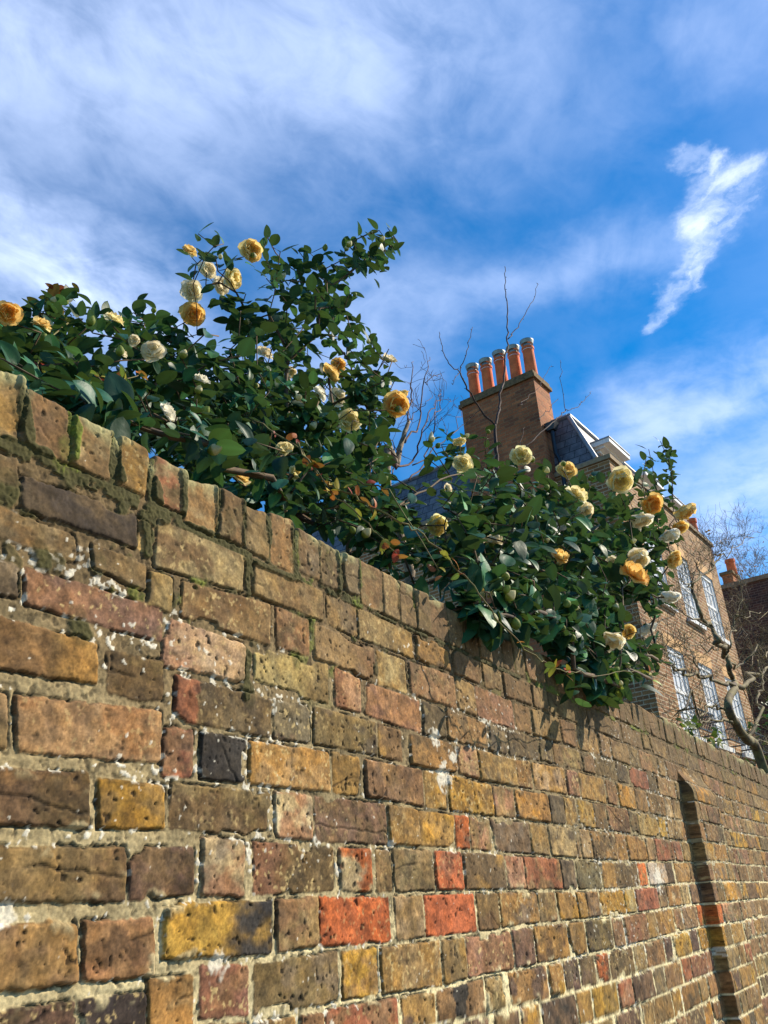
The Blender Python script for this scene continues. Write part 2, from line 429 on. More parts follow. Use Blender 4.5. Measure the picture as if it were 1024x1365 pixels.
# explicit courses, photograph columns of brick ends: (left, right, colour, second colour, mode)
C_ = {
    1: [(207, 323, 'ylich', 'brown', 'n'), (336, 429, 'tan', 'brown', 'n'), (435, 475, 'tan', 'grey', 'n'), (477, 550, 'tan', 'ochre', 'R'), (553, 599, 'ochre', 'dkbrown', 'n'), (603, 640, 'rbrown', 'brown', 'n'), (643, 668, 'tan', 'brown', 'n'), (671, 706, 'dkbrown', 'brown', 'n'), (709, 728, 'tan', 'brown', 'n'), (731, 768, 'brown', 'tan', 'n'),
        (783, 815, 'dkbrown', 'brown', 'n'), (817, 826, 'grey', 'tan', 'n'), (829, 854, 'brown', 'grey', 'n'), (856, 865, 'tan', 'tan', 'n'), (867, 888, 'tan', 'brown', 'n'), (891, 914, 'olive', 'brown', 'n')],
    2: [(197, 228, 'tan', 'ochre', 'n'), (241, 359, 'tan', 'brown', 'n'), (367, 411, 'rbrown', 'dkbrown', 'n'), (418, 498, 'tan', 'rbrown', 'R'), (503, 541, 'ylich', 'ochre', 'n'), (545, 606, 'rbrown', 'dkbrown', 'n'), (608, 633, 'tan', 'brown', 'n'), (635, 684, 'pink', 'rbrown', 'n'), (687, 707, 'rbrown', 'brown', 'n'), (709, 745, 'tan', 'ochre', 'n'), (747, 766, 'brown', 'dkbrown', 'n'),
        (768, 797, 'tan', 'ochre', 'n'), (799, 812, 'tan', 'grey', 'n'), (814, 838, 'tan', 'brown', 'n'), (840, 851, 'grey', 'tan', 'n'), (853, 875, 'pink', 'tan', 'n'), (877, 885, 'tan', 'tan', 'n'), (888, 909, 'rbrown', 'brown', 'n')],
    3: [(217, 324, 'lpink', 'pink', 'L'), (334, 437, 'ylich', 'tan', 'R'), (445, 480, 'pink', 'maroon', 'n'), (485, 560, 'orbrown', 'rbrown', 'n'), (563, 592, 'dk', 'grey', 'n'), (595, 648, 'orbrown', 'dkbrown', 'n'), (651, 674, 'grey', 'brown', 'n'), (678, 717, 'dkbrown', 'dk', 'n'), (719, 736, 'grey', 'olive', 'n'), (738, 773, 'tan', 'rbrown', 'n'),
        (776, 792, 'rbrown', 'grey', 'n'), (793, 821, 'dkbrown', 'grey', 'n'), (822, 836, 'dk', 'dkbrown', 'n'), (838, 863, 'red', 'maroon', 'n'), (864, 874, 'dk', 'dk', 'n'), (876, 899, 'tan', 'rbrown', 'n'), (901, 912, 'olive', 'dk', 'n')],
    4: [(232, 361, 'dkbrown', 'red', 'E'), (365, 413, 'grey', 'purple', 'n'), (417, 501, 'olive', 'dk', 'n'), (504, 535, 'brown', 'ochre', 'n'), (546, 607, 'orbrown', 'dkbrown', 'n'), (609, 636, 'tan', 'pink', 'n'), (637, 688, 'ochre', 'tan', 'n'), (688, 708, 'tan', 'ochre', 'n'), (710, 753, 'lpink', 'ochre', 'n'), (755, 770, 'pink', 'tan', 'n'),
        (773, 806, 'ochre', 'brown', 'n'), (808, 823, 'brown', 'rbrown', 'n'), (824, 845, 'gold', 'ylich', 'n'), (847, 862, 'tan', 'ochre', 'n'), (864, 885, 'brown', 'dkbrown', 'n'), (887, 896, 'tan', 'cream', 'n'), (897, 918, 'tan', 'brown', 'n')],
    5: [(216, 256, 'rbrown', 'red', 'n'), (266, 325, 'black', 'dk', 'n'), (331, 439, 'ochre', 'tan', 'n'), (443, 480, 'ochre', 'tan', 'n'), (486, 563, 'rbrown', 'orbrown', 'n'), (566, 594, 'ochre', 'gold', 'n'), (598, 656, 'gold', 'ochre', 'n'), (658, 685, 'tan', 'pink', 'n'), (687, 731, 'ochre', 'gold', 'n'), (732, 751, 'dk', 'grey', 'n'), (753, 768, 'ochre', 'dkbrown', 'n'),
        (769, 791, 'ochre', 'gold', 'n'), (792, 808, 'brown', 'dk', 'n'), (810, 838, 'rbrown', 'brown', 'n'), (839, 849, 'brown', 'grey', 'n'), (850, 877, 'ochre', 'tan', 'n'), (878, 887, 'gold', 'tan', 'n'), (889, 908, 'tan', 'ochre', 'n'), (909, 924, 'rbrown', 'brown', 'n')],
    6: [(226, 360, 'dkbrown', 'olive', 'n'), (366, 416, 'pink', 'cream', 'n'), (420, 515, 'purple', 'dkbrown', 'n'), (517, 557, 'ochre', 'tan', 'n'), (559, 606, 'ochre', 'gold', 'n'), (607, 625, 'orange', 'pink', 'n'), (626, 653, 'tan', 'pink', 'n'), (655, 706, 'dkbrown', 'grey', 'n'), (707, 730, 'tan', 'ochre', 'n'), (732, 766, 'stone', 'dk', 'n'),
        (768, 772, 'tan', 'grey', 'n'), (774, 788, 'tan', 'stone', 'n'), (789, 820, 'olive', 'ochre', 'n'), (821, 835, 'orbrown', 'ochre', 'n'), (836, 860, 'ochre', 'brown', 'n'), (861, 872, 'tan', 'olive', 'n'), (874, 898, 'red', 'rbrown', 'n'), (899, 908, 'pink', 'red', 'n'), (910, 928, 'tan', 'ochre', 'n')],
    7: [(268, 324, 'cream', 'pink', 'n'), (337, 444, 'dkbrown', 'maroon', 'L'), (452, 495, 'cream', 'orange', 'n'), (501, 522, 'olive', 'tan', 'n'), (524, 577, 'tan', 'olive', 'n'), (580, 615, 'red', 'ored', 'n'), (618, 672, 'dkbrown', 'ochre', 'n'), (675, 699, 'pink', 'red', 'n'), (700, 747, 'red', 'rbrown', 'n'), (748, 766, 'dk', 'grey', 'n'),
        (769, 800, 'grey', 'dkbrown', 'n'), (802, 819, 'ochre', 'gold', 'n'), (820, 850, 'dk', 'dkbrown', 'n'), (851, 862, 'orange', 'orbrown', 'n'), (864, 887, 'white', 'lpink', 'n'), (888, 897, 'dk', 'dk', 'n'), (900, 919, 'tan', 'ochre', 'n'), (920, 935, 'rbrown', 'tan', 'n')],
    8: [(217, 361, 'gold', 'black', 'R'), (368, 423, 'rbrown', 'tan', 'n'), (427, 519, 'orange', 'orange', 'S'), (527, 564, 'olive', 'stone', 'n'), (567, 633, 'ored', 'ored', 'S'), (636, 665, 'olive', 'dkbrown', 'n'), (667, 717, 'ochre', 'grey', 'n'), (718, 741, 'tan', 'rbrown', 'n'), (744, 769, 'ochre', 'gold', 'n'),
        (770, 781, 'ochre', 'gold', 'n'), (782, 798, 'grey', 'ochre', 'n'), (800, 832, 'gold', 'ochre', 'n'), (833, 846, 'ylich', 'gold', 'n'), (848, 877, 'red', 'maroon', 'n'), (878, 888, 'grey', 'tan', 'n'), (889, 907, 'orbrown', 'cream', 'n'), (908, 918, 'ylich', 'ochre', 'n'), (920, 940, 'rbrown', 'purple', 'n')],
    9: [(266, 331, 'maroon', 'rbrown', 'n'), (338, 450, 'olive', 'grey', 'n'), (456, 503, 'orbrown', 'gold', 'n'), (508, 587, 'ochre', 'tan', 'n'), (589, 620, 'tan', 'ochre', 'n'), (622, 682, 'rbrown', 'pink', 'n'), (684, 711, 'dkbrown', 'purple', 'n'), (714, 757, 'ochre', 'brown', 'n'), (759, 779, 'ochre', 'tan', 'n'),
        (782, 815, 'dk', 'olive', 'n'), (817, 831, 'rbrown', 'pink', 'n'), (833, 862, 'rbrown', 'maroon', 'n'), (863, 875, 'tan', 'ochre', 'n'), (876, 898, 'ochre', 'brown', 'n'), (899, 909, 'tan', 'rbrown', 'n'), (910, 928, 'tan', 'olive', 'n'), (930, 946, 'orange', 'ochre', 'n')],
    10: [(205, 255, 'dkbrown', 'ochre', 'n'), (262, 330, 'rbrown', 'tan', 'n'), (338, 392, 'brown', 'dk', 'n'), (399, 430, 'rbrown', 'maroon', 'n'), (434, 530, 'red', 'rbrown', 'n'), (536, 579, 'ochre', 'purple', 'n'), (582, 645, 'rbrown', 'black', 'M'), (648, 672, 'tan', 'olive', 'n'), (680, 729, 'orbrown', 'dpurple', 'n'), (732, 750, 'orbrown', 'gold', 'n'), (753, 772, 'dk', 'dpurple', 'n'),
         (774, 793, 'dkbrown', 'dpurple', 'n'), (794, 811, 'orange', 'dk', 'n'), (813, 844, 'olive', 'dkbrown', 'n'), (846, 860, 'tan', 'stone', 'n'), (862, 885, 'orbrown', 'brown', 'n'), (886, 896, 'dpurple', 'dk', 'n'), (898, 920, 'gold', 'ochre', 'n'), (921, 930, 'dpurple', 'dk', 'n'), (932, 950, 'gold', 'ochre', 'n')],
    11: [(560, 655, 'dpurple', 'rbrown', 'n'), (661, 693, 'purple', 'brown', 'n'), (697, 720, 'orbrown', 'gold', 'n'), (724, 768, 'dpurple', 'black', 'n'), (770, 788, 'ochre', 'orbrown', 'n'), (791, 823, 'gold', 'ochre', 'n'), (825, 843, 'pink', 'red', 'n'), (844, 871, 'dpurple', 'purple', 'n'), (873, 886, 'grey', 'tan', 'n'), (887, 908, 'rbrown', 'orbrown', 'n'), (910, 920, 'red', 'maroon', 'n'), (921, 941, 'maroon', 'rbrown', 'n'), (942, 950, 'pink', 'rbrown', 'n')],
    12: [(724, 745, 'pink', 'rbrown', 'n'), (747, 770, 'ochre', 'gold', 'n'), (774, 818, 'rbrown', 'tan', 'n'), (824, 855, 'dpurple', 'purple', 'n'), (857, 871, 'tan', 'grey', 'n'), (872, 896, 'brown', 'orbrown', 'n'), (897, 908, 'ochre', 'gold', 'n'), (910, 931, 'ochre', 'olive', 'n'), (932, 942, 'tan', 'ochre', 'n'), (944, 960, 'orbrown', 'ochre', 'n')],
}
# quads left of the old straight joint: xl, top, bottom, xr, top, bottom
LQ = [
    (-60, 590, 628, 22, 612, 650, 'dkbrown', 'dk', 'n'),
    (28, 633, 679, 181, 688, 732, 'black', 'dk', 'n'), (183, 690, 733, 198, 698, 740, 'tan', 'ylich', 'n'),
    (-40, 662, 706, 100, 713, 750, 'grey', 'brown', 'n'), (122, 724, 757, 194, 754, 789, 'olive', 'tan', 'n'),
    (-60, 722, 780, 24, 756, 798, 'grey', 'dk', 'n'), (32, 755, 806, 216, 812, 856, 'purple', 'rbrown', 'L'),
    (-60, 806, 882, 128, 858, 914, 'brown', 'ochre', 'R'), (142, 866, 925, 218, 880, 937, 'dkbrown', 'olive', 'n'),
    (-60, 910, 985, 9, 925, 1000, 'tan', 'olive', 'n'), (20, 927, 1001, 214, 948, 1019, 'tan', 'orbrown', 'n'),
    (-60, 1020, 1099, 117, 1030, 1103, 'rbrown', 'dkbrown', 'R'), (129, 1036, 1104, 218, 1046, 1106, 'gold', 'ochre', 'n'),
    (-60, 1130, 1204, 166, 1128, 1203, 'olive', 'dkbrown', 'n'), (171, 1129, 1202, 258, 1130, 1192, 'dkbrown', 'purple', 'n'),
    (-60, 1234, 1330, 103, 1229, 1310, 'orbrown', 'rbrown', 'n'), (110, 1228, 1308, 204, 1223, 1302, 'rbrown', 'pink', 'n'),
    (-60, 1350, 1425, 98, 1336, 1410, 'dpurple', 'dk', 'n'), (104, 1333, 1400, 195, 1322, 1392, 'black', 'dkbrown', 'n'),
    (197, 1307, 1380, 257, 1298, 1378, 'ochre', 'ylich', 'n'),
]
quads = []      # each: four (u,z) corners counter-clockwise, c1, c2, mode
for xl, tl, bl, xr, tr, br, c1, c2, mode in LQ:
    quads.append(([uz(xl, bl), uz(xr, br), uz(xr, tr), uz(xl, tl)], c1, c2, mode))


def px_of_u(u, z):
    c = RM.T @ (np.array([u, D, z]) - CAM); return CX + F * c[0] / c[2]


def u_of_px(px, i):
    u = 2.0
    lo, hi = 0.2, 12.0
    for _ in range(30):
        u = 0.5 * (lo + hi)
        z = 0.5 * (float(bed(i - 1, u)) + float(bed(i, u)))
        if px_of_u(u, z) < px: lo = u
        else: hi = u
    return u


far_keys = ['ochre', 'tan', 'brown', 'olive', 'rbrown', 'gold', 'dkbrown', 'grey', 'dk', 'red', 'orbrown', 'dpurple', 'pink', 'ylich', 'maroon']
far_w = np.array([19, 20, 13, 9, 8, 8, 7, 5, 3, 3, 9, 3, 4, 3, 2], float); far_w /= far_w.sum()


def rnd_col(i=0):
    a = str(rng.choice(far_keys, p=far_w)); b_ = str(rng.choice(['brown', 'tan', 'ochre', 'dkbrown', 'olive', 'grey']))
    return a, b_


def course_brick(i, ul, ur, c1, c2, mode):
    g = 0.0045
    quads.append(([(ul, float(bed(i, ul)) + g), (ur, float(bed(i, ur)) + g), (ur, float(bed(i - 1, ur)) - g), (ul, float(bed(i - 1, ul)) - g)], c1, c2, mode))


U0, U1 = -1.2, 15.0
NC = 29
for i in range(1, NC):
    cs = C_.get(i, [])
    if cs:
        us = [(u_of_px(a, i), u_of_px(b_, i)) for a, b_, *_ in cs]
        for (ul, ur), (_, _, c1, c2, mode) in zip(us, cs):
            if ur - ul < 0.02: continue
            course_brick(i, ul, ur, c1, c2, mode)
        start = us[-1][1] + 0.011
        lend = us[0][0] - 0.011
    else:
        start = 0.45; lend = 0.44
    u = start; st = i % 2
    while u < U1:
        L = (0.218 if st else 0.104) * random.uniform(0.94, 1.05); st = 1 - st
        course_brick(i, u, u + L, *rnd_col(), 'n'); u += L + random.uniform(0.008, 0.013)
    u = min(lend, 0.40) if i <= 12 else lend; st = i % 2
    while u > U0:
        L = (0.218 if st else 0.104) * random.uniform(0.94, 1.05); st = 1 - st
        course_brick(i, u - L, u, *rnd_col(), 'n'); u -= L + 0.011

# coping of brick on edge: photograph left/right edges and top heights
CO = [(-60, 31, 475, 497, 'ochre', 'tan'), (38, 95, 514, 546, 'brown', 'rbrown'), (100, 150, 551, 574, 'brown', 'stone'), (161, 194, 578, 596, 'gold', 'ochre'),
      (208, 246, 604, 626, 'red', 'brown'), (249, 288, 636, 645, 'orbrown', 'stone'), (291, 322, 646, 664, 'brown', 'stone'), (327, 355, 673, 681, 'tan', 'stone'),
      (361, 387, 681, 690, 'orbrown', 'dkbrown'), (398, 422, 700, 716, 'grey', 'brown'), (424, 448, 718, 732, 'grey', 'olive'), (456, 476, 734, 744, 'grey', 'rbrown'),
      (478, 505, 744, 757, 'rbrown', 'stone'), (507, 526, 760, 770, 'tan', 'stone'), (530, 548, 771, 780, 'tan', 'olive'), (551, 568, 783, 789, 'olive', 'dkbrown'), (570, 592, 797, 801, 'rbrown', 'brown')]
cop = []
for xl, xr, tl, tr, c1, c2 in CO:
    (ul, zl), (ur, zr) = uz(xl, tl), uz(xr, tr)
    cop.append((ul, ur, zl, zr, c1, c2))
u = cop[-1][1] + 0.01
zt0 = float(np.mean([c[3] for c in cop[5:]]))
while u < U1:
    L = random.uniform(0.058, 0.069)
    z = zt0 + random.gauss(-0.003, 0.006); t = random.gauss(0, 0.002)
    cop.append((u, u + L, z + t, z - t, *[str(rng.choice(['brown', 'tan', 'olive', 'rbrown', 'grey', 'dkbrown', 'orbrown'], p=[.25, .22, .18, .1, .12, .08, .05])) for _ in range(2)]))
    u += L + random.uniform(0.008, 0.014)
u = cop[0][0] - 0.012
while u > U0:
    L = 0.065; cop.insert(0, (u - L, u, zt0, zt0, 'brown', 'tan')); u -= L + 0.012

# --- grid
ucols = np.concatenate([np.arange(U0, 0.5, 0.010), np.arange(0.5, 1.5, 0.0018), np.arange(1.5, 2.4, 0.0026), np.arange(2.4, 3.66, 0.0036), np.arange(3.66, 3.699, 0.004),
                        np.arange(3.699, 3.7061, 0.0006), np.arange(3.7095, 4.150, 0.004), np.arange(4.150, 4.157, 0.0007), np.arange(4.16, 7.0, 0.006), np.arange(7.0, U1, 0.016)])
Z0 = ZEND[0]
zrows = np.concatenate([np.arange(-0.15, 0.7, 0.03), np.arange(0.7, 1.33, 0.0055), np.arange(1.33, Z0 - 0.006, 0.0020)])
ncop = 50
nround = 8
ntop = 22
TH = 0.235         # coping depth
NU = len(ucols)
# top profile of the coping at each column
Ttop = np.zeros(NU); cgap = np.full(NU, 1.0); cidx = np.full(NU, -1)
for k, (ul, ur, zl, zr, c1, c2) in enumerate(cop):
    i0, i1 = np.searchsorted(ucols, [ul - 0.008, ur + 0.008])
    uu = ucols[i0:i1]
    tt = np.clip((uu - ul) / (ur - ul), 0, 1)
    z = zl + (zr - zl) * tt
    ed = np.minimum(uu - ul, ur - uu)            # inside distance
    z = z - 0.011 * (1 - sst(ed, -0.007, 0.006)) ** 2
    better = ed > -0.5 * (cgap[i0:i1] + 1) + 0.5 if False else (Ttop[i0:i1] < z)
    Ttop[i0:i1] = np.where(better, z, Ttop[i0:i1])
    cidx[i0:i1] = np.where(better, k, cidx[i0:i1])
Ttop = np.where(Ttop < 1.5, zt0 - 0.02, Ttop) + 0.006 * (fbm(ucols * 45, ucols * 0 + 3.3, 3, 2) - 0.5)
zb = zrows[-1] + 0.0020


def assemble(zz, uu):
    """height (towards the street), colour, and joint mask for the brick courses"""
    H = np.zeros(uu.shape, np.float32); Cc = np.zeros(uu.shape + (3,), np.float32); M = np.zeros(uu.shape, np.float32)
    SD = np.full(uu.shape, -0.012, np.float32)
    return H, Cc, M, SD


def paint_brick(us, zs, SDF, c1, c2, mode, k, base, ul, ur, zlo, zhi, out, sl):
    H, Cc, M, SD = out
    r = random.Random(k)
    s = r.randrange(100)
    jag = r.uniform(0.6, 1.5)
    d = SDF + jag * (0.0055 * (fbm(us * 30, zs * 30, 4, s, 0.6) - 0.5) + 0.0034 * (fbm(us * 140, zs * 140, 2, s + 3) - 0.5)) + 0.0009
    chip = r.random() < 0.4 and mode != 'S'
    if chip: d = d - 0.012 * sst(fbm(us * 16, zs * 16, 2, s + 1), 0.62, 0.74) * (1 - sst(SDF, 0.004, 0.02))
    m = sst(d, -0.0009, 0.0010)
    proud = base * r.uniform(0.25, 1.3)
    ro = r.uniform(0.003, 0.0075)
    e = np.clip(d / ro, 0, 1); rnd = np.sqrt(np.clip(1 - (1 - e) ** 2, 0, 1))
    tiltx = r.gauss(0, 0.006); tiltz = r.gauss(0, 0.014)
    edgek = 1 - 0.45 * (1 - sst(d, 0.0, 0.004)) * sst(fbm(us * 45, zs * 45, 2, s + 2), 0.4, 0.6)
    face = 0.0032 * (fbm(us * 22, zs * 22, 3, s + 5) - 0.5) + 0.0022 * (fbm(us * 90, zs * 90, 3, s + 6) - 0.5)
    h = proud * rnd + (face + tiltx * (us - (ul + ur) / 2) + tiltz * (zs - (zlo + zhi) / 2)) * e
    c1 = s2l(PAL[c1]) if isinstance(c1, str) else c1; c2 = s2l(PAL[c2]) if isinstance(c2, str) else c2
    jit = np.array([r.gauss(1, .03), r.gauss(1, .03), r.gauss(1, .05)]) * r.gauss(1, 0.08)
    c1 = c1 * jit; c2 = c2 * jit; cav = 0.55 * c1 + 0.45 * c2
    n = fbm(us * 17, zs * 26, 4, s + 1, 0.6)
    if mode == 'S': f = n * 0
    elif mode == 'n': f = sst(n, 0.46, 0.68)
    elif mode == 'L': f = 1 - sst((us - ul) / (ur - ul) + 0.9 * (n - 0.5), 0.1, 0.62)
    elif mode == 'R': f = sst((us - ul) / (ur - ul) + 0.9 * (n - 0.5), 0.48, 0.9)
    elif mode == 'E': f = 1 - sst((us - ul) / (ur - ul) + 0.25 * (n - 0.5), 0.17, 0.22)
    else: f = sst(1 - np.abs((us - ul) / (ur - ul) - 0.45) * 4 + 1.4 * (n - 0.5), 0.3, 0.5)
    if mode == 'R' and np.max(c2) < 0.03: f = sst((us - ul) / (ur - ul) + 0.2 * (n - 0.5), 0.84, 0.88)
    cc = c1 + (c2 - c1) * f[..., None]
    # blotches, fired skin and granular speckle
    n3 = fbm(us * 60, zs * 60, 4, s + 2, 0.65)
    hue = fbm(us * 34, zs * 30, 3, s + 5, 0.6)[..., None] - 0.5
    cc = cc * (1 + hue * np.array([0.22, 0.0, -0.45]))
    cc = cc * (0.18 + 1.64 * n3)[..., None]
    skin = sst(fbm(us * 24, zs * 36, 4, s + 3, 0.62), 0.54, 0.62) * r.choice([0.0, 0.25, 0.5, 0.7])
    cc = cc * (1 - skin[..., None] * np.array([0.50, 0.50, 0.42]))
    n5 = fbm(us * 8, zs * 10, 2, s + 4)
    cc = cc * (1 - 0.28 * sst(n5, 0.55, 0.8))[..., None]
    gr = vn(us * 420, zs * 420, s + 7)
    cc = cc * (0.70 + 0.60 * gr)[..., None]
    lf = sst(fbm(us * 120, zs * 120, 3, s + 6), 0.66, 0.78) * r.choice([0, 0, .35, .7])
    cc = cc + (s2l((205, 178, 120)) - cc) * lf[..., None]
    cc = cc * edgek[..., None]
    # pits
    p1 = vn(us * 95, zs * 95, s + 3) * vn(us * 210 + 9, zs * 210, s + 2)
    pit = sst(p1, 0.53, 0.66) * r.choice([0.3, 0.6, 1, 1]) * e
    cc = cc * (1 - 0.80 * pit)[..., None]
    h = h - 0.0022 * pit * rnd
    # crack
    if r.random() < 0.32:
        ang = r.uniform(-1.0, 1.0); off = r.uniform(-0.02, 0.02)
        ln = np.abs((zs - (zlo + zhi) / 2) * math.cos(ang) - (us - (ul + ur) / 2) * math.sin(ang) + off + 0.012 * (fbm(us * 40, zs * 40, 3, s) - 0.5))
        ck = (1 - sst(ln, 0.0004, 0.0028)) * sst(vn(us * 14, zs * 14, s), 0.42, 0.6)
        cc = cc * (1 - 0.6 * ck)[..., None]; h = h - 0.002 * ck * rnd
    up = m > M[sl]
    H[sl] = np.where(up, h * m + H[sl] * (1 - m), H[sl])
    Cc[sl] = np.where(up[..., None], cc, Cc[sl])
    M[sl] = np.maximum(M[sl], m)
    SD[sl] = np.maximum(SD[sl], d)


def quad_sdf(us, zs, q):
    d = None
    for a, b_ in zip(q, q[1:] + q[:1]):
        ex, ez = b_[0] - a[0], b_[1] - a[1]; L = math.hypot(ex, ez)
        e = (-(us - a[0]) * ez + (zs - a[1]) * ex) / L
        if d is None: d = e
        else:
            k = 0.006; hh = np.clip(0.5 + 0.5 * (e - d) / k, 0, 1)
            d = e * (1 - hh) + d * hh - k * hh * (1 - hh)
    return d


# --- lower brickwork
UU, ZZ = np.meshgrid(ucols.astype(np.float32), zrows.astype(np.float32), indexing='xy')
out = assemble(ZZ, UU)
for k, (q, c1, c2, mode) in enumerate(quads):
    us_ = [p[0] for p in q]; zs_ = [p[1] for p in q]
    i0, i1 = np.searchsorted(ucols, [min(us_) - 0.004, max(us_) + 0.004]); j0, j1 = np.searchsorted(zrows, [min(zs_) - 0.004, max(zs_) + 0.004])
    if i1 - i0 < 1 or j1 - j0 < 1: continue
    sl = (slice(j0, j1), slice(i0, i1))
    us, zs = UU[sl], ZZ[sl]
    paint_brick(us, zs, quad_sdf(us, zs, q), c1, c2, mode, 1000 + k, 0.0042, min(us_), max(us_), min(zs_), max(zs_), out, sl)

# --- coping rows (front face), parametrised up to the profile
tt = np.linspace(0, 1, ncop + 1)[:-1]
ZC = zb + (Ttop[None, :] - 0.010 - zb) * tt[:, None]
UC = np.repeat(ucols[None, :], ncop, 0).astype(np.float32); ZC = ZC.astype(np.float32)
outc = assemble(ZC, UC)
for k, (ul, ur, zl, zr, c1, c2) in enumerate(cop):
    i0, i1 = np.searchsorted(ucols, [ul - 0.007, ur + 0.007])
    if i1 <= i0: continue
    sl = (slice(0, ncop), slice(i0, i1)); us, zs = UC[sl], ZC[sl]
    zbot = float(bed(0, (ul + ur) / 2)) + 0.008
    q = [(ul - 0.0035, zbot), (ur + 0.0035, zbot), (ur + 0.0035, zr + 0.03), (ul - 0.0035, zl + 0.03)]
    paint_brick(us, zs, quad_sdf(us, zs, q), c1, c2, 'n', 5000 + k, 0.0055, ul, ur, zbot, max(zl, zr), outc, sl)


def finish(UU, ZZ, out, coping):
    H, Cc, M, SD = out
    # mortar: old dark lime pointing above, pale repointing low down to the right
    nm = fbm(UU * 14, ZZ * 14, 4, 3); ng = vn(UU * 300, ZZ * 300, 5); ng2 = fbm(UU * 70, ZZ * 70, 3, 1)
    lowr = sst(1.68 - ZZ + 0.06 * (UU - 1.5) + 0.25 * (nm - 0.5), 0.0, 0.45)
    top = s2l((118, 98, 66)); mid = s2l((164, 146, 106)); low = s2l((234, 218, 168))
    mc = top[None, None] * np.ones(UU.shape + (1,))
    a = sst(2.02 - ZZ + 0.3 * (nm - 0.5), 0.0, 0.45)[..., None]; mc = mc + (mid - mc) * a
    mc = mc + (low - mc) * (lowr[..., None] * 0.9)
    mc = mc * (0.42 + 0.62 * ng2 + 0.50 * ng)[..., None]
    mpit = sst(fbm(UU * 110, ZZ * 110, 3, 6), 0.60, 0.70); mc = mc * (1 - 0.55 * mpit)[..., None]
    mcr = sst(fbm(UU * 9, ZZ * 16, 3, 7), 0.5, 0.66) * (1 - lowr); mc = mc * (1 - 0.30 * mcr)[..., None]
    hm = 0.0038 * (fbm(UU * 22, ZZ * 26, 3, 4) - 0.45) + 0.0013 * (ng - 0.5) - 0.0010 * mpit
    H2 = hm * (1 - M) + H * M
    C2 = mc * (1 - M[..., None]) + Cc * M[..., None]
    crev_shade = (1 - sst(np.abs(SD + 0.0006), 0.0006, 0.0024)) * sst(fbm(UU * 22, ZZ * 30, 3, 2), 0.47, 0.60)  # shadow gaps at brick edges: shade painted into the colour, surface sunk too
    C2 = C2 * (1 - 0.72 * crev_shade)[..., None]; H2 = H2 - 0.0035 * crev_shade
    # mortar smeared over the faces here and there
    sm = sst(fbm(UU * 26, ZZ * 34, 4, 6), 0.60, 0.70) * sst(fbm(UU * 3, ZZ * 5, 2, 2), 0.42, 0.6) * (1 - sst(SD, 0.004, 0.016)) * M
    C2 = C2 + (mc - C2) * (0.8 * sm)[..., None]; H2 = H2 + 0.0012 * sm
    # soot and damp: browner at the head of the wall
    dirt = sst(ZZ + 0.10 * (fbm(UU * 5, ZZ * 5, 3, 7) - 0.5), 1.78, 2.12) * (0.66 if coping else 0.46) * (0.5 + fbm(UU * 28, ZZ * 18, 3, 2))
    dirt = dirt * (0.55 + 0.45 * sst(UU, 1.2, 2.6))
    C2 = C2 * (1 - dirt[..., None]) + DIRT * dirt[..., None] * (0.7 + 0.6 * ng[..., None])
    # dark line of grime caught on the lower lip of bricks
    # moss in the joints near the top, thinning out to the right and below
    near = sst(-SD, -0.0045, 0.004)
    fall = 0.72 * sst(ZZ, 1.78, 2.08) * (1 - 0.78 * sst(UU, 1.25, 2.3)) + (0.36 if coping else 0.0)
    mn = fbm(UU * 32, ZZ * 32, 4, 5); ml = fbm(UU * 5, ZZ * 7, 2, 6)
    moss = near * sst(mn + 0.55 * (ml - 0.5) + 0.30 * fall, 0.66, 0.76) * np.clip(fall * 1.6, 0, 1)
    for px, py, rr, s_ in [(90, 600, 0.022, 1.0), (30, 540, 0.02, .9), (154, 622, 0.016, 1), (210, 628, 0.02, 1), (232, 655, 0.014, 1), (195, 712, 0.014, 1), (105, 832, 0.024, 1), (180, 790, 0.012, .8),
                           (322, 690, 0.02, 1), (357, 720, 0.018, 1), (391, 745, 0.018, 1), (437, 750, 0.018, 1), (452, 770, 0.014, .9), (325, 880, 0.02, 1), (330, 925, 0.018, .9), (275, 768, 0.018, 1), (395, 880, 0.018, .9), (300, 700, 0.02, 1), (8, 650, 0.02, 1), (92, 640, 0.014, 1), (60, 745, 0.022, 1), (130, 755, 0.014, 1), (215, 600, 0.016, .8), (480, 800, 0.015, .8), (900, 985, 0.05, .7), (925, 1005, 0.05, .7)]:
        cu, cz = uz(px, py)
        dd = np.hypot(UU - cu, (ZZ - cz) * 0.7) / rr
        moss = np.maximum(moss, s_ * (1 - sst(dd + 1.6 * (mn - 0.5), 0.55, 1.0)) * (0.35 + 0.65 * near))
    for x0_, y0_, x1_, y1_, wd_, s_ in [(27, 505, 36, 590, .010, 1), (98, 565, 97, 612, .011, 1.0), (150, 585, 158, 640, .011, 1), (199, 605, 203, 690, .009, 1), (243, 630, 243, 685, .012, 1), (288, 650, 288, 700, .006, .8), (323, 668, 322, 725, .010, 1), (357, 680, 358, 742, .009, 1),
                                  (391, 695, 393, 768, .014, 1), (449, 735, 452, 790, .012, 1), (476, 748, 477, 795, .005, .8), (192, 690, 196, 735, .012, 1), (329, 760, 330, 795, .009, .9), (328, 870, 326, 930, .009, 1), (528, 775, 529, 810, .005, .7), (205, 640, 215, 690, .016, .9), (60, 612, 110, 640, .012, 1), (250, 700, 320, 735, .012, .95), (325, 745, 400, 775, .010, .9), (0, 588, 60, 606, .012, 1)]:
        (ua, za_), (ub, zb2) = uz(x0_, y0_), uz(x1_, y1_)
        L2_ = (ub - ua) ** 2 + (zb2 - za_) ** 2; tq = np.clip(((UU - ua) * (ub - ua) + (ZZ - za_) * (zb2 - za_)) / L2_, 0, 1)
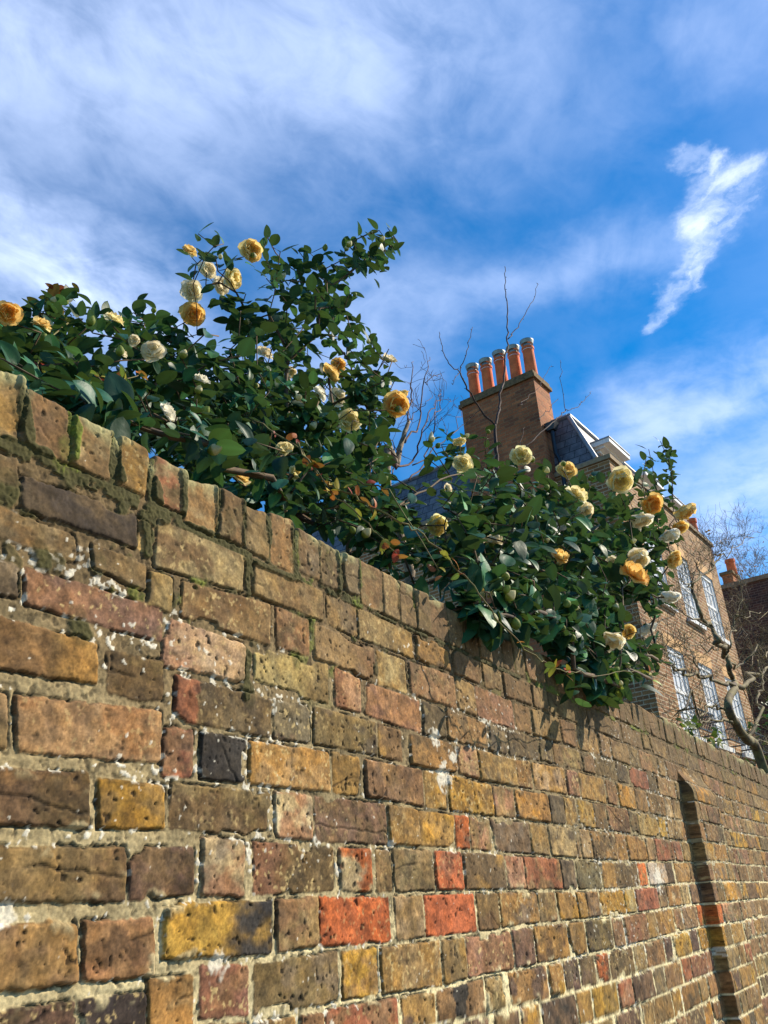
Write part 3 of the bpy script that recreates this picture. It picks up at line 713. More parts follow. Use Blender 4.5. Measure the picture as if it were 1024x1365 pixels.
        dq = np.hypot(UU - ua - tq * (ub - ua), ZZ - za_ - tq * (zb2 - za_)) / (wd_ * 0.72)
        moss = np.maximum(moss, s_ * (1 - sst(dq + 2.0 * (mn - 0.5), 0.65, 1.05)))
    mb = 0.6 * fbm(UU * 85, ZZ * 85, 3, 2) + 0.4 * vn(UU * 380, ZZ * 380, 4)
    gcol = s2l((112, 122, 42)); dcol = s2l((72, 68, 36))
    gf = sst(fbm(UU * 9, ZZ * 9, 2, 3) + 0.25 * (mb - 0.5), 0.50, 0.68)
    cu, cz = uz(92, 595); gf = np.maximum(gf, 1 - sst(np.hypot(UU - cu, ZZ - cz), 0.015, 0.04)); 
    mcx = dcol + (gcol - dcol) * (gf * (0.35 + 0.75 * mb))[..., None]
    mcx = mcx * (0.6 + 0.8 * mb)[..., None]
    C2 = C2 * (1 - moss[..., None]) + mcx * moss[..., None]
    H2 = H2 + moss * (0.0015 + 0.0048 * mb)
    # white crustose lichen, mostly along the joints
    ln = fbm(UU * 105, ZZ * 105, 2, 1); lz = fbm(UU * 4, ZZ * 9, 2, 5)
    wl = sst(ln + 0.42 * (lz - 0.5), 0.735, 0.765) * sst(-SD, -0.005, 0.001) * sst(2.03 - ZZ, 0, 0.12)
    wl = np.maximum(wl, sst(ln + 0.25 * (lz - 0.5), 0.88, 0.90) * 0.8)
    for px, py, rr in [(290, 1283, 0.02), (2, 1215, 0.02), (578, 985, 0.022), (600, 1010, 0.016), (876, 1170, 0.05), (606, 1000, 0.014), (590, 1035, 0.03), (520, 1125, 0.01)]:
        cu, cz = uz(px, py)
        wl = np.maximum(wl, (1 - sst(np.hypot(UU - cu, ZZ - cz) / rr + 1.4 * (ln - 0.5), 0.6, 1.0)) * 0.9)
    wl = wl * (1 - moss)
    wc = s2l((222, 214, 192)) * (0.8 + 0.3 * ng)[..., None]
    C2 = C2 * (1 - wl[..., None] * 0.92) + wc * (wl[..., None] * 0.92); H2 = H2 + 0.0008 * wl
    # grey-green lichen on coping tops
    if coping:
        gl = sst(ZZ - (Ttop[None, :] - 0.035) + 0.05 * (mn - 0.5), 0.0, 0.03) * sst(fbm(UU * 11, ZZ * 11, 3, 4), 0.46, 0.6)
        gc = s2l((166, 160, 112)) * (0.55 + 0.9 * mb)[..., None]
        C2 = C2 * (1 - 0.75 * gl[..., None]) + gc * 0.75 * gl[..., None]; H2 = H2 + 0.003 * gl * mb
    # pilaster standing proud
    ztop = 1.985
    pf = ((UU > 3.7) & (UU < 4.1535)).astype(np.float32)
    ramp_u = np.clip((UU - 3.6985) / 0.0075, 0, 1) * (1 - np.clip((UU - 4.15) / 0.0075, 0, 1))
    PR = 0.046 * ramp_u * (1 - sst(ZZ, ztop - 0.10, ztop))
    H2 = H2 + PR
    return H2, np.clip(C2, 0.004, 0.95)


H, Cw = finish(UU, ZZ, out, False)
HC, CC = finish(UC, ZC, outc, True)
Vl = np.stack([UU, D - H, ZZ], -1)
Vc = np.stack([UC, D - HC, ZC], -1)
# last brick row joins the coping: continue rows over the top
last = Vc[-1]; rows_top = []; cols_top = []
for i in range(1, nround + 1):
    a = math.pi / 2 * i / nround
    y = last[:, 1] + 0.010 * (1 - math.cos(a)); z = last[:, 2] + 0.010 * math.sin(a)
    rows_top.append(np.stack([ucols, y, z], -1)); cols_top.append(CC[-1] * (0.9 + 0.3 * fbm(ucols * 120, ucols * 0 + i * .3, 2, 3))[:, None])
for i in range(1, ntop + 1):
    y = rows_top[nround - 1][:, 1] + (TH - 0.01) * i / ntop
    z = rows_top[nround - 1][:, 2] + 0.006 * (fbm(ucols * 40, y * 40, 3, 6) - 0.5)
    rows_top.append(np.stack([ucols, y, z], -1))
    g = (0.55 + 0.9 * fbm(ucols * 60, y * 60, 3, 1))[:, None]
    cols_top.append((CC[-1] * 0.6 + s2l((138, 128, 92)) * 0.4) * g)
Vt = np.stack(rows_top); Ct = np.stack(cols_top)
back = Vt[-1].copy(); back[:, 1] += 0.004; back[:, 2] -= 0.14
Vcop = np.concatenate([Vl[-1:], Vc, Vt, back[None]]); Ccop = np.concatenate([Cw[-1:], CC, Ct, Ct[-1:]])


def grid_faces(nr, nc):
    i = np.arange(nr * nc, dtype=np.int64).reshape(nr, nc)
    return np.stack([i[:-1, :-1], i[:-1, 1:], i[1:, 1:], i[1:, :-1]], -1).reshape(-1, 4)


def vcol_mat(name, bump_scale=260, bump=0.35, rough=0.93, lo=0.78, hi=1.22, dist=0.002):
    m, t = new_mat(name)
    at = t.n('ShaderNodeAttribute'); at.attribute_name = 'Col'
    tcn = t.n('ShaderNodeTexCoord')
    n1 = t.n('ShaderNodeTexNoise', i_Scale=bump_scale, i_Detail=5.0, i_Roughness=0.7); t.l(tcn.outputs['Object'], n1.inputs[0])
    n2 = t.n('ShaderNodeTexNoise', i_Scale=bump_scale * 0.22, i_Detail=5.0, i_Roughness=0.7); t.l(tcn.outputs['Object'], n2.inputs[0])
    v = t.math('ADD', t.math('MULTIPLY', n1.outputs[0], 0.5), t.math('MULTIPLY', n2.outputs[0], 0.5))
    k = t.smooth(v, 0.36, 0.64, lo, hi)
    sc_ = t.n('ShaderNodeVectorMath'); sc_.operation = 'SCALE'; t.l(at.outputs['Color'], sc_.inputs[0]); t.l(k, sc_.inputs['Scale'])
    bp = t.n('ShaderNodeBump', i_Strength=bump, i_Distance=dist); t.l(v, bp.inputs['Height'])
    p = t.n('ShaderNodeBsdfPrincipled', i_Roughness=rough); t.l(sc_.outputs[0], p.inputs['Base Color']); t.l(bp.outputs[0], p.inputs['Normal'])
    p.inputs['Specular IOR Level'].default_value = 0.25
    o = t.n('ShaderNodeOutputMaterial'); t.l(p.outputs[0], o.inputs[0])
    return m


brick_vm = vcol_mat('old_stock_brick')
wall = empty('garden_wall', (0, D, 0))
tag(wall, 'old yellow and red brick garden wall with mossy brick coping and a slim pilaster', 'wall')


def child(o, p):
    """parent o to p keeping its place in the world (parents are unrotated or share the frame)"""
    o.parent = p; o.matrix_parent_inverse = p.matrix_world.inverted() if False else Matrix.Translation(-Vector(p.location))
    return o


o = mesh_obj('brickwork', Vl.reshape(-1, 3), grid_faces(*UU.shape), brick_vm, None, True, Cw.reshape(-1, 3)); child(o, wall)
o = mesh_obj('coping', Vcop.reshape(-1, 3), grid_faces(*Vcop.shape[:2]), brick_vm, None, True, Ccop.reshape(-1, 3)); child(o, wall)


def brick_mat(name, axis, cols, mortar, scale_noise=1.0):
    """courses laid in the object's own metres; axis 'xz' or 'yz'"""
    m, t = new_mat(name)
    tcn = t.n('ShaderNodeTexCoord'); sp = t.n('ShaderNodeSeparateXYZ'); t.l(tcn.outputs['Object'], sp.inputs[0])
    cb = t.n('ShaderNodeCombineXYZ'); t.l(sp.outputs[0 if axis == 'xz' else 1], cb.inputs[0]); t.l(sp.outputs[2], cb.inputs[1])
    br = t.n('ShaderNodeTexBrick', i_Scale=1.0, i_Mortar_Size=0.009, i_Mortar_Smooth=0.15, i_Bias=0.0, i_Brick_Width=0.225, i_Row_Height=0.075)
    br.offset = 0.5
    t.l(cb.outputs[0], br.inputs[0])
    br.inputs['Color1'].default_value = (0, 0, 0, 1); br.inputs['Color2'].default_value = (1, 1, 1, 1); br.inputs['Mortar'].default_value = (0.5, 0.5, 0.5, 1)
    n1 = t.n('ShaderNodeTexNoise', i_Scale=40.0, i_Detail=5.0, i_Roughness=0.7); t.l(tcn.outputs['Object'], n1.inputs[0])
    n2 = t.n('ShaderNodeTexNoise', i_Scale=1.3 * scale_noise, i_Detail=5.0); t.l(tcn.outputs['Object'], n2.inputs[0])
    rp = t.ramp(br.outputs['Color'], [(i / (len(cols) - 1), c) for i, c in enumerate(cols)])
    c = t.mix(br.outputs['Fac'], rp, mortar)
    k = t.math('MULTIPLY', t.smooth(n1.outputs[0], 0.3, 0.7, 0.75, 1.2), t.smooth(n2.outputs[0], 0.3, 0.7, 0.72, 1.12))
    sc_ = t.n('ShaderNodeVectorMath'); sc_.operation = 'SCALE'; t.l(c, sc_.inputs[0]); t.l(k, sc_.inputs['Scale'])
    bp = t.n('ShaderNodeBump', i_Strength=0.6, i_Distance=0.006); bp.invert = True; t.l(br.outputs['Fac'], bp.inputs['Height'])
    p = t.n('ShaderNodeBsdfPrincipled', i_Roughness=0.92); t.l(sc_.outputs[0], p.inputs['Base Color']); t.l(bp.outputs[0], p.inputs['Normal'])
    o = t.n('ShaderNodeOutputMaterial'); t.l(p.outputs[0], o.inputs[0])
    return m


YB = [s2l((140, 94, 54)), s2l((164, 118, 68)), s2l((118, 80, 50)), s2l((176, 132, 80)), s2l((148, 96, 55)), s2l((156, 106, 60))]
CBk = [s2l((190, 112, 66)), s2l((156, 92, 58)), s2l((204, 126, 76)), s2l((136, 84, 56)), s2l((196, 114, 66))]
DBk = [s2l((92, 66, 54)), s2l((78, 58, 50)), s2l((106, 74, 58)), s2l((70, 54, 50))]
fac_x = brick_mat('facade_brick', 'xz', YB, s2l((206, 184, 148))); fac_y = brick_mat('gable_brick', 'yz', YB, s2l((196, 174, 140)))
chi_x = brick_mat('chimney_brick_front', 'xz', CBk, s2l((170, 128, 86))); chi_y = brick_mat('chimney_brick_side', 'yz', CBk, s2l((160, 118, 80)))
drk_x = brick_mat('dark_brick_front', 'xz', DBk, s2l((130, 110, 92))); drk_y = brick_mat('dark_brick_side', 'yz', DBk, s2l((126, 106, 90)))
wback = brick_mat('wall_back_brick', 'xz', YB, s2l((150, 136, 104)))
b = MB(); b.box((U0, 0.03, -0.15), (U1, 0.205, Z0 - 0.01)); child(b.build('inner_face', wback), wall).location = (0, D, 0)


def plain(name, c, rough=0.6, metal=0.0, noise=0.25, scale=12.0, spec=0.5):
    m, t = new_mat(name)
    tcn = t.n('ShaderNodeTexCoord')
    n1 = t.n('ShaderNodeTexNoise', i_Scale=scale, i_Detail=6.0, i_Roughness=0.65); t.l(tcn.outputs['Object'], n1.inputs[0])
    k = t.smooth(n1.outputs[0], 0.3, 0.7, 1 - noise, 1 + noise)
    rg = t.n('ShaderNodeRGB'); rg.outputs[0].default_value = (float(c[0]), float(c[1]), float(c[2]), 1)
    sc_ = t.n('ShaderNodeVectorMath'); sc_.operation = 'SCALE'; t.l(rg.outputs[0], sc_.inputs[0]); t.l(k, sc_.inputs['Scale'])
    bp = t.n('ShaderNodeBump', i_Strength=0.15, i_Distance=0.004); t.l(n1.outputs[0], bp.inputs['Height'])
    p = t.n('ShaderNodeBsdfPrincipled', i_Roughness=rough, i_Metallic=metal); t.l(sc_.outputs[0], p.inputs['Base Color']); t.l(bp.outputs[0], p.inputs['Normal'])
    p.inputs['Specular IOR Level'].default_value = spec
    o = t.n('ShaderNodeOutputMaterial'); t.l(p.outputs[0], o.inputs[0])
    return m


white_m = plain('white_paint', (0.86, 0.85, 0.81), 0.5, 0, 0.07, 5)
stone_m = plain('coping_stone', s2l((150, 130, 100)), 0.9, 0, 0.3, 9)
capst_m = plain('chimney_cap', s2l((120, 98, 66)), 0.95, 0, 0.4, 14)
lead_m = plain('lead', s2l((150, 152, 158)), 0.5, 0.2, 0.2, 8)
terra_m = plain('terracotta', s2l((228, 116, 62)), 0.85, 0, 0.28, 5)
cowl_m = plain('cowl_metal', (0.30, 0.31, 0.27), 0.45, 0.7, 0.15, 10)
black_m = plain('black_iron', (0.012, 0.013, 0.018), 0.4, 0, 0.2, 10)
lint_m = plain('rubbed_brick', s2l((214, 168, 112)), 0.85, 0, 0.15, 18)
glass_m, t = new_mat('window_glass')
p = t.n('ShaderNodeBsdfPrincipled', i_Roughness=0.12); p.inputs['Base Color'].default_value = (0.86, 0.86, 0.85, 1); p.inputs['Specular IOR Level'].default_value = 0.3
o_ = t.n('ShaderNodeOutputMaterial'); t.l(p.outputs[0], o_.inputs[0])


def slate_mat():
    m, t = new_mat('slate')
    tcn = t.n('ShaderNodeTexCoord'); sp = t.n('ShaderNodeSeparateXYZ'); t.l(tcn.outputs['Object'], sp.inputs[0])
    cb = t.n('ShaderNodeCombineXYZ'); t.l(t.math('ADD', sp.outputs[0], sp.outputs[1]), cb.inputs[0]); t.l(sp.outputs[2], cb.inputs[1])
    br = t.n('ShaderNodeTexBrick', i_Scale=1.0, i_Mortar_Size=0.008, i_Mortar_Smooth=0.2, i_Brick_Width=0.26, i_Row_Height=0.17); t.l(cb.outputs[0], br.inputs[0])
    br.inputs['Color1'].default_value = (*s2l((92, 94, 102)), 1); br.inputs['Color2'].default_value = (*s2l((116, 116, 122)), 1); br.inputs['Mortar'].default_value = (0.02, 0.02, 0.024, 1)
    n1 = t.n('ShaderNodeTexNoise', i_Scale=8.0, i_Detail=7.0, i_Roughness=0.7); t.l(tcn.outputs['Object'], n1.inputs[0])
    sc_ = t.n('ShaderNodeVectorMath'); sc_.operation = 'SCALE'; t.l(br.outputs['Color'], sc_.inputs[0]); t.l(t.smooth(n1.outputs[0], 0.3, 0.7, 0.65, 1.3), sc_.inputs['Scale'])
    fr = t.math('FRACT', t.math('DIVIDE', sp.outputs[2], 0.17))
    bp = t.n('ShaderNodeBump', i_Strength=0.8, i_Distance=0.012); t.l(t.math('SUBTRACT', 1.0, fr), bp.inputs['Height'])
    p = t.n('ShaderNodeBsdfPrincipled', i_Roughness=0.6); t.l(sc_.outputs[0], p.inputs['Base Color']); t.l(bp.outputs[0], p.inputs['Normal'])
    o = t.n('ShaderNodeOutputMaterial'); t.l(p.outputs[0], o.inputs[0])
    return m


slate_m = slate_mat()

# ------------------------------------------------------------------ the house
vpf = RM @ np.array([1450 - CX, 1162 - CY, F]); vpf[2] = 0; HD = vpf / np.linalg.norm(vpf); HN = np.array([-HD[1], HD[0], 0])
c0 = RM @ np.array([811 - CX, 608 - CY, F]); P0 = CAM + c0 * (16.5 / np.linalg.norm(c0))
HROT = math.atan2(HD[1], HD[0])


def house_front(px, py, off=0.0):
    r = ray(px, py); s = ((P0 - CAM) @ HN + off) / (r @ HN); d = CAM + r * s - P0
    return float(d @ HD), float(d @ HN), float(CAM[2] + r[2] * s)


def house_side(px, py, off=0.0):
    r = ray(px, py); s = ((P0 - CAM) @ HD + off) / (r @ HD); d = CAM + r * s - P0
    return float(d @ HD), float(d @ HN), float(CAM[2] + r[2] * s)


house = empty('brick_house', (P0[0], P0[1], 0.0), HROT)
tag(house, 'yellow brick town house with five terracotta chimney pots, slate mansard and white sash windows', 'house')
HW, HDp, ZP = 5.92, 9.0, 9.02
wins = []
for hx in (1.08, 2.74, 4.40):
    wins.append((hx, hx + 0.88, 6.52, 8.0)); wins.append((hx + 0.0, hx + 0.86, 4.05, 5.62))
# front wall with openings
b = MB()
xs = sorted({0.0, HW, *[v for w_ in wins for v in (w_[0], w_[1])]}); zs = sorted({0.0, ZP, *[v for w_ in wins for v in (w_[2], w_[3])]})
for xa, xb in zip(xs, xs[1:]):
    run = None
    for za, zb_ in zip(zs, zs[1:]):
        hole = any(w_[0] <= (xa + xb) / 2 <= w_[1] and w_[2] <= (za + zb_) / 2 <= w_[3] for w_ in wins)
        if hole:
            if run: b.box((xa, 0, run[0]), (xb, 0.33, run[1])); run = None
        else: run = (run[0] if run else za, zb_)
    if run: b.box((xa, 0, run[0]), (xb, 0.33, run[1]))
b.build('front_wall', [fac_x, fac_y], house, split_brick=True)
b = MB(); b.box((0.001, 0.333, 0), (0.33, HDp, ZP - 0.003)); b.box((HW - 0.33, 0.333, 0), (HW - 0.001, HDp, ZP - 0.003)); b.box((0.333, HDp - 0.33, 0), (HW - 0.333, HDp - 0.001, ZP - 0.003))
b.build('side_wall', [fac_x, fac_y], house, split_brick=True)
b = MB(); b.box((-0.04, -0.05, ZP), (HW + 0.04, 0.37, ZP + 0.09)); b.box((-0.04, 0.373, ZP), (0.37, HDp, ZP + 0.09)); b.box((HW - 0.36, 0.373, ZP), (HW + 0.04, HDp, ZP + 0.09))
b.build('parapet_coping', stone_m, house)
b = MB(); b.box((0.34, 0.34, ZP - 0.45), (HW - 0.34, HDp - 0.34, ZP - 0.30)); b.build('gutter_floor', lead_m, house)
# mansard with hips, set in behind the parapet
zc0, zc1 = ZP + 0.092, 10.42
b = MB()
bot = [(0.03, 0.24, zc0), (HW - 0.03, 0.24, zc0), (HW - 0.03, HDp - 0.2, zc0), (0.03, HDp - 0.2, zc0)]
topp = [(0.30, 0.76, zc1), (HW - 0.3, 0.76, zc1), (HW - 0.3, HDp - 0.9, zc1), (0.30, HDp - 0.9, zc1)]
b.hexa(bot + topp)
rid = [(1.6, 2.2, zc1 + 0.3), (HW - 1.6, 2.2, zc1 + 0.35), (HW - 1.6, HDp - 2, zc1 + 0.35), (1.6, HDp - 2, zc1 + 0.35)]
b.hexa([(p_[0] - (0.05 if p_[0] < 3 else -0.05), p_[1] - (0.05 if p_[1] < 3 else -0.05), p_[2] + 0.003) for p_ in topp] + rid)
mroof = b.build('mansard_roof', slate_m, house)
b = MB()
def strip(a, c, r=0.05): b.tube([a, ((np.array(a) + np.array(c)) / 2), c], r, 8)
strip((0.03, 0.25, zc0 + 0.03), (0.30, 0.75, zc1), 0.045)
strip((0.30, 0.75, zc1 + 0.02), (HW - 0.3, 0.75, zc1 + 0.02), 0.055)
strip((0.30, 0.77, zc1 + 0.02), (0.30, HDp - 0.9, zc1 + 0.02), 0.045)
b.build('lead_roll', lead_m, mroof)
# dormers
for hx0, hx1 in ((0.55, 1.52), (2.42, 3.42), (4.1, 5.1)):
    b = MB()
    b.box((hx0 + 0.12, 0.42, 8.75), (hx0 + 0.2, 1.3, 9.56)); b.box((hx1 - 0.2, 0.42, 8.75), (hx1 - 0.12, 1.3, 9.56)); b.box((hx0 + 0.2, 0.42, 8.75), (hx1 - 0.2, 0.5, 9.05)); b.box((hx0 + 0.2, 0.42, 9.45), (hx1 - 0.2, 0.5, 9.56))
    xm = (hx0 + hx1) / 2
    b.box((xm - 0.02, 0.43, 9.05), (xm + 0.02, 0.49, 9.45))
    dm = b.build('dormer', white_m, house)
    b = MB()
    for (o1, za, zb_) in ((0.0, 9.56, 9.62), (0.05, 9.62, 9.67), (0.11, 9.67, 9.76)):
        b.box((hx0 + 0.08 - o1, 0.36 - o1 * 2.4, za), (hx1 - 0.08 + o1, 1.45, zb_))
    b.build('cornice', white_m, dm)
    b = MB(); b.box((hx0 - 0.04, 0.08, 9.761), (hx1 + 0.04, 1.6, 9.79)); b.build('dormer_roof', lead_m, dm)
    b = MB(); b.box((hx0 + 0.2, 0.455, 9.05), (hx1 - 0.2, 0.465, 9.45)); b.build('pane', glass_m, dm)
    for xx in (hx0 + 0.098, hx1 - 0.118):
        b = MB(); b.box((xx, 0.44, 8.8), (xx + 0.02, 1.4, 9.555)); b.build('cheek', slate_m, dm)
# sash windows
for wi, (xa, xb, za, zb_) in enumerate(wins):
    b = MB()
    rd = 0.03
    # white painted reveal lining, box frame, two sashes with bars
    b.box((xa + 0.001, 0.012, za), (xa + 0.02, 0.20, zb_)); b.box((xb - 0.02, 0.012, za), (xb - 0.001, 0.20, zb_)); b.box((xa + 0.02, 0.012, zb_ - 0.02), (xb - 0.02, 0.20, zb_ - 0.001))
    b.box((xa + 0.02, rd, za), (xa + 0.085, 0.20, zb_ - 0.02)); b.box((xb - 0.085, rd, za), (xb - 0.02, 0.20, zb_ - 0.02)); b.box((xa + 0.085, rd, zb_ - 0.09), (xb - 0.085, 0.20, zb_ - 0.02)); b.box((xa + 0.085, rd, za), (xb - 0.085, 0.20, za + 0.07))
    zm = (za + zb_) / 2
    b.box((xa + 0.085, rd + 0.008, zm - 0.03), (xb - 0.085, 0.195, zm + 0.03))
    for fx in (1 / 3, 2 / 3):
        x = xa + 0.085 + (xb - xa - 0.17) * fx; b.box((x - 0.012, rd + 0.012, za + 0.07), (x + 0.012, 0.185, zm - 0.03)); b.box((x - 0.012, rd + 0.012, zm + 0.03), (x + 0.012, 0.185, zb_ - 0.09))
    for fz in (0.27, 0.75):
        z = za + (zb_ - za) * fz; b.box((xa + 0.085, rd + 0.014, z - 0.012), (xb - 0.085, 0.183, z + 0.012))
    fr = b.build('window', white_m, house)
    b = MB(); b.box((xa + 0.085, rd + 0.03, za + 0.07), (xb - 0.085, rd + 0.036, zb_ - 0.09)); b.build('pane', glass_m, fr)
    b = MB(); b.box((xa - 0.05, -0.07, za - 0.09), (xb + 0.05, -0.003, za - 0.002)); b.box((xa + 0.001, -0.003, za - 0.085), (xb - 0.001, 0.02, za - 0.003)); b.build('sill', white_m, fr)
    b = MB(); b.hexa([(xa - 0.02, -0.003, zb_ + 0.001), (xb + 0.02, -0.003, zb_ + 0.001), (xb + 0.02, 0.05, zb_ + 0.001), (xa - 0.02, 0.05, zb_ + 0.001),
                      (xa - 0.11, -0.003, zb_ + 0.24), (xb + 0.11, -0.003, zb_ + 0.24), (xb + 0.11, 0.05, zb_ + 0.24), (xa - 0.11, 0.05, zb_ + 0.24)]); b.build('lintel', lint_m, fr)
    if wi % 2 == 1:
        b = MB()
        for z in (za + 0.02, za + 0.36): b.box((xa - 0.06, -0.30, z), (xb + 0.06, -0.275, z + 0.025)); b.box((xa - 0.06, -0.275, z), (xa - 0.035, -0.005, z + 0.025)); b.box((xb + 0.035, -0.275, z), (xb + 0.06, -0.005, z + 0.025))
        for i in range(11):
            x = xa - 0.04 + (xb - xa + 0.08) * i / 10; b.box((x - 0.007, -0.293, za + 0.045), (x + 0.007, -0.279, za + 0.36))
        b.build('railing', black_m, fr)
# chimney stack on the gable, five pots
ch0, ch1 = 1.12, 2.86; cx0, cx1 = -0.28, 0.42
zt = 11.25
b = MB(); b.box((cx0, ch0, 0.0), (cx1, ch1, zt))
st = b.build('chimney_stack', [chi_x, chi_y], house, split_brick=True)
b = MB(); b.box((cx0 - 0.05, ch0 - 0.05, zt), (cx1 + 0.05, ch1 + 0.05, zt + 0.08)); b.box((cx0 - 0.02, ch0 - 0.02, zt + 0.08), (cx1 + 0.02, ch1 + 0.02, zt + 0.18))
b.loft([[(cx0 - 0.02, ch0 - 0.02, zt + 0.181), (cx1 + 0.02, ch0 - 0.02, zt + 0.181), (cx1 + 0.02, ch1 + 0.02, zt + 0.181), (cx0 - 0.02, ch1 + 0.02, zt + 0.181)], [(cx0 + 0.12, ch0 + 0.12, zt + 0.24), (cx1 - 0.12, ch0 + 0.12, zt + 0.24), (cx1 - 0.12, ch1 - 0.12, zt + 0.24), (cx0 + 0.12, ch1 - 0.12, zt + 0.24)]])
b.build('chimney_cap', capst_m, st)
for k in range(5):
    hy = ch0 + 0.17 + (ch1 - ch0 - 0.36) * k / 4
    b = MB()
    zz = zt + 0.20
    h = 0.80 + 0.02 * ((k * 7) % 3) - 0.015 * (k == 1)
    b.lathe((0.06, hy, zz), [(0.135, 0), (0.13, 0.05), (0.122, h * 0.6), (0.118, h - 0.06), (0.135, h - 0.055), (0.135, h), (0.10, h + 0.001)], 22, 0)
    b.lathe((0.06, hy, zz + h + 0.002), [(0.095, 0.0), (0.095, 0.07), (0.13, 0.085), (0.150, 0.16), (0.150, 0.175), (0.125, 0.176), (0.09, 0.10)], 22, 1)
    b.lathe((0.06, hy, zz + h - 0.075), [(0.1215, 0.0), (0.123, 0.008), (0.1215, 0.016)], 22, 2, cap=False)
    b.build('chimney_pot', [terra_m, cowl_m, white_m], st, smooth=False)
# hopper head and rainwater pipe beside the stack
b = MB()
b.hexa([(-0.14, 0.93, 10.02), (0.0, 0.93, 10.02), (0.0, 1.08, 10.02), (-0.14, 1.08, 10.02), (-0.17, 0.86, 10.18), (0.03, 0.86, 10.18), (0.03, 1.11, 10.18), (-0.17, 1.11, 10.18)])
b.tube([(-0.07, 1.0, 10.03), (-0.07, 1.0, 9.5), (-0.06, 0.95, 9.36), (-0.06, 0.93, 9.1), (-0.06, 0.93, 6.0)], 0.04, 10)
b.build('rainwater_hopper', black_m, house)
# far stack of the same house, only its pot clears the parapet
fx, fy, fz = house_front(925, 700, 1.2)
b = MB(); b.box((fx - 0.3, 1.2, ZP - 0.2), (fx + 0.45, 2.4, fz - 0.15)); s2 = b.build('chimney_stack', [chi_x, chi_y], house, split_brick=True)
ftop = house_front(925, 696, 1.35)
b = MB(); b.lathe((ftop[0], 1.4, fz - 0.15), [(0.13, 0), (0.12, 0.3), (0.115, ftop[2] - fz + 0.12), (0.14, ftop[2] - fz + 0.13), (0.14, ftop[2] - fz + 0.25), (0.1, ftop[2] - fz + 0.26)], 18); b.build('chimney_pot', terra_m, s2)

# ------------------------------------------------------------------ the darker house farther on
OFF = 12.5
g0 = house_side(980, 782, OFF); g1 = house_side(1040, 768, OFF)
dh = empty('terraced_house', tuple(P0 + HD * OFF) [:2] + (0.0,), HROT)
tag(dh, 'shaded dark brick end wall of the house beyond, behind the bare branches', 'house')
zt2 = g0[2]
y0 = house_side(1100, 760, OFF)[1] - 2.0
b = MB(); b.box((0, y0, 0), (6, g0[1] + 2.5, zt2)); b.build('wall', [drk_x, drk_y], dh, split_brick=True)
b = MB(); b.box((-0.06, y0 - 0.05, zt2 + 0.002), (6.05, g0[1] + 2.55, zt2 + 0.14)); b.build('coping', stone_m, dh)
q0 = house_side(961, 764, OFF + 1.0); q1 = house_side(977, 770, OFF + 1.0)
b = MB(); b.box((1.0, q1[1], zt2 - 2.5), (1.8, q0[1], q0[2] - 0.1)); sb = b.build('chimney_stack', [chi_x, chi_y], dh, split_brick=True)
b = MB(); b.box((0.95, q1[1] - 0.05, q0[2] - 0.098), (1.85, q0[1] + 0.05, q0[2])); b.build('chimney_cap', capst_m, sb)
b = MB(); b.lathe((1.35, q0[1] - 0.28, q0[2] - 0.02), [(0.16, 0), (0.14, 0.40), (0.16, 0.41), (0.16, 0.5), (0.11, 0.51)], 18); b.build('chimney_pot', terra_m, sb)


# ------------------------------------------------------------------ bark, leaves
def bark_mat(name, c1, c2, scale=40):
    m, t = new_mat(name)
    tcn = t.n('ShaderNodeTexCoord')
    n1 = t.n('ShaderNodeTexNoise', i_Scale=scale, i_Detail=6.0, i_Roughness=0.7); t.l(tcn.outputs['Object'], n1.inputs[0])
    c = t.mix(t.smooth(n1.outputs[0], 0.35, 0.65), c1, c2)
    bp = t.n('ShaderNodeBump', i_Strength=0.5, i_Distance=0.004); t.l(n1.outputs[0], bp.inputs['Height'])
    p = t.n('ShaderNodeBsdfPrincipled', i_Roughness=0.85); t.l(c, p.inputs['Base Color']); t.l(bp.outputs[0], p.inputs['Normal'])
    o = t.n('ShaderNodeOutputMaterial'); t.l(p.outputs[0], o.inputs[0])
    return m


bark_pale = bark_mat('pale_bark', s2l((150, 132, 104)), s2l((96, 80, 64)), 25)
bark_mid = bark_mat('grey_brown_bark', s2l((112, 90, 62)), s2l((66, 52, 40)), 14)
bark_moss = bark_mat('mossy_bark', s2l((128, 116, 70)), s2l((74, 58, 44)), 8)
bark_twig = bark_mat('dark_twig', s2l((86, 62, 52)), s2l((52, 38, 34)), 60)
bark_red = bark_mat('reddish_twig', s2l((104, 70, 60)), s2l((66, 46, 46)), 40)
bark_green = bark_mat('green_stem', s2l((110, 112, 52)), s2l((104, 80, 50)), 50)


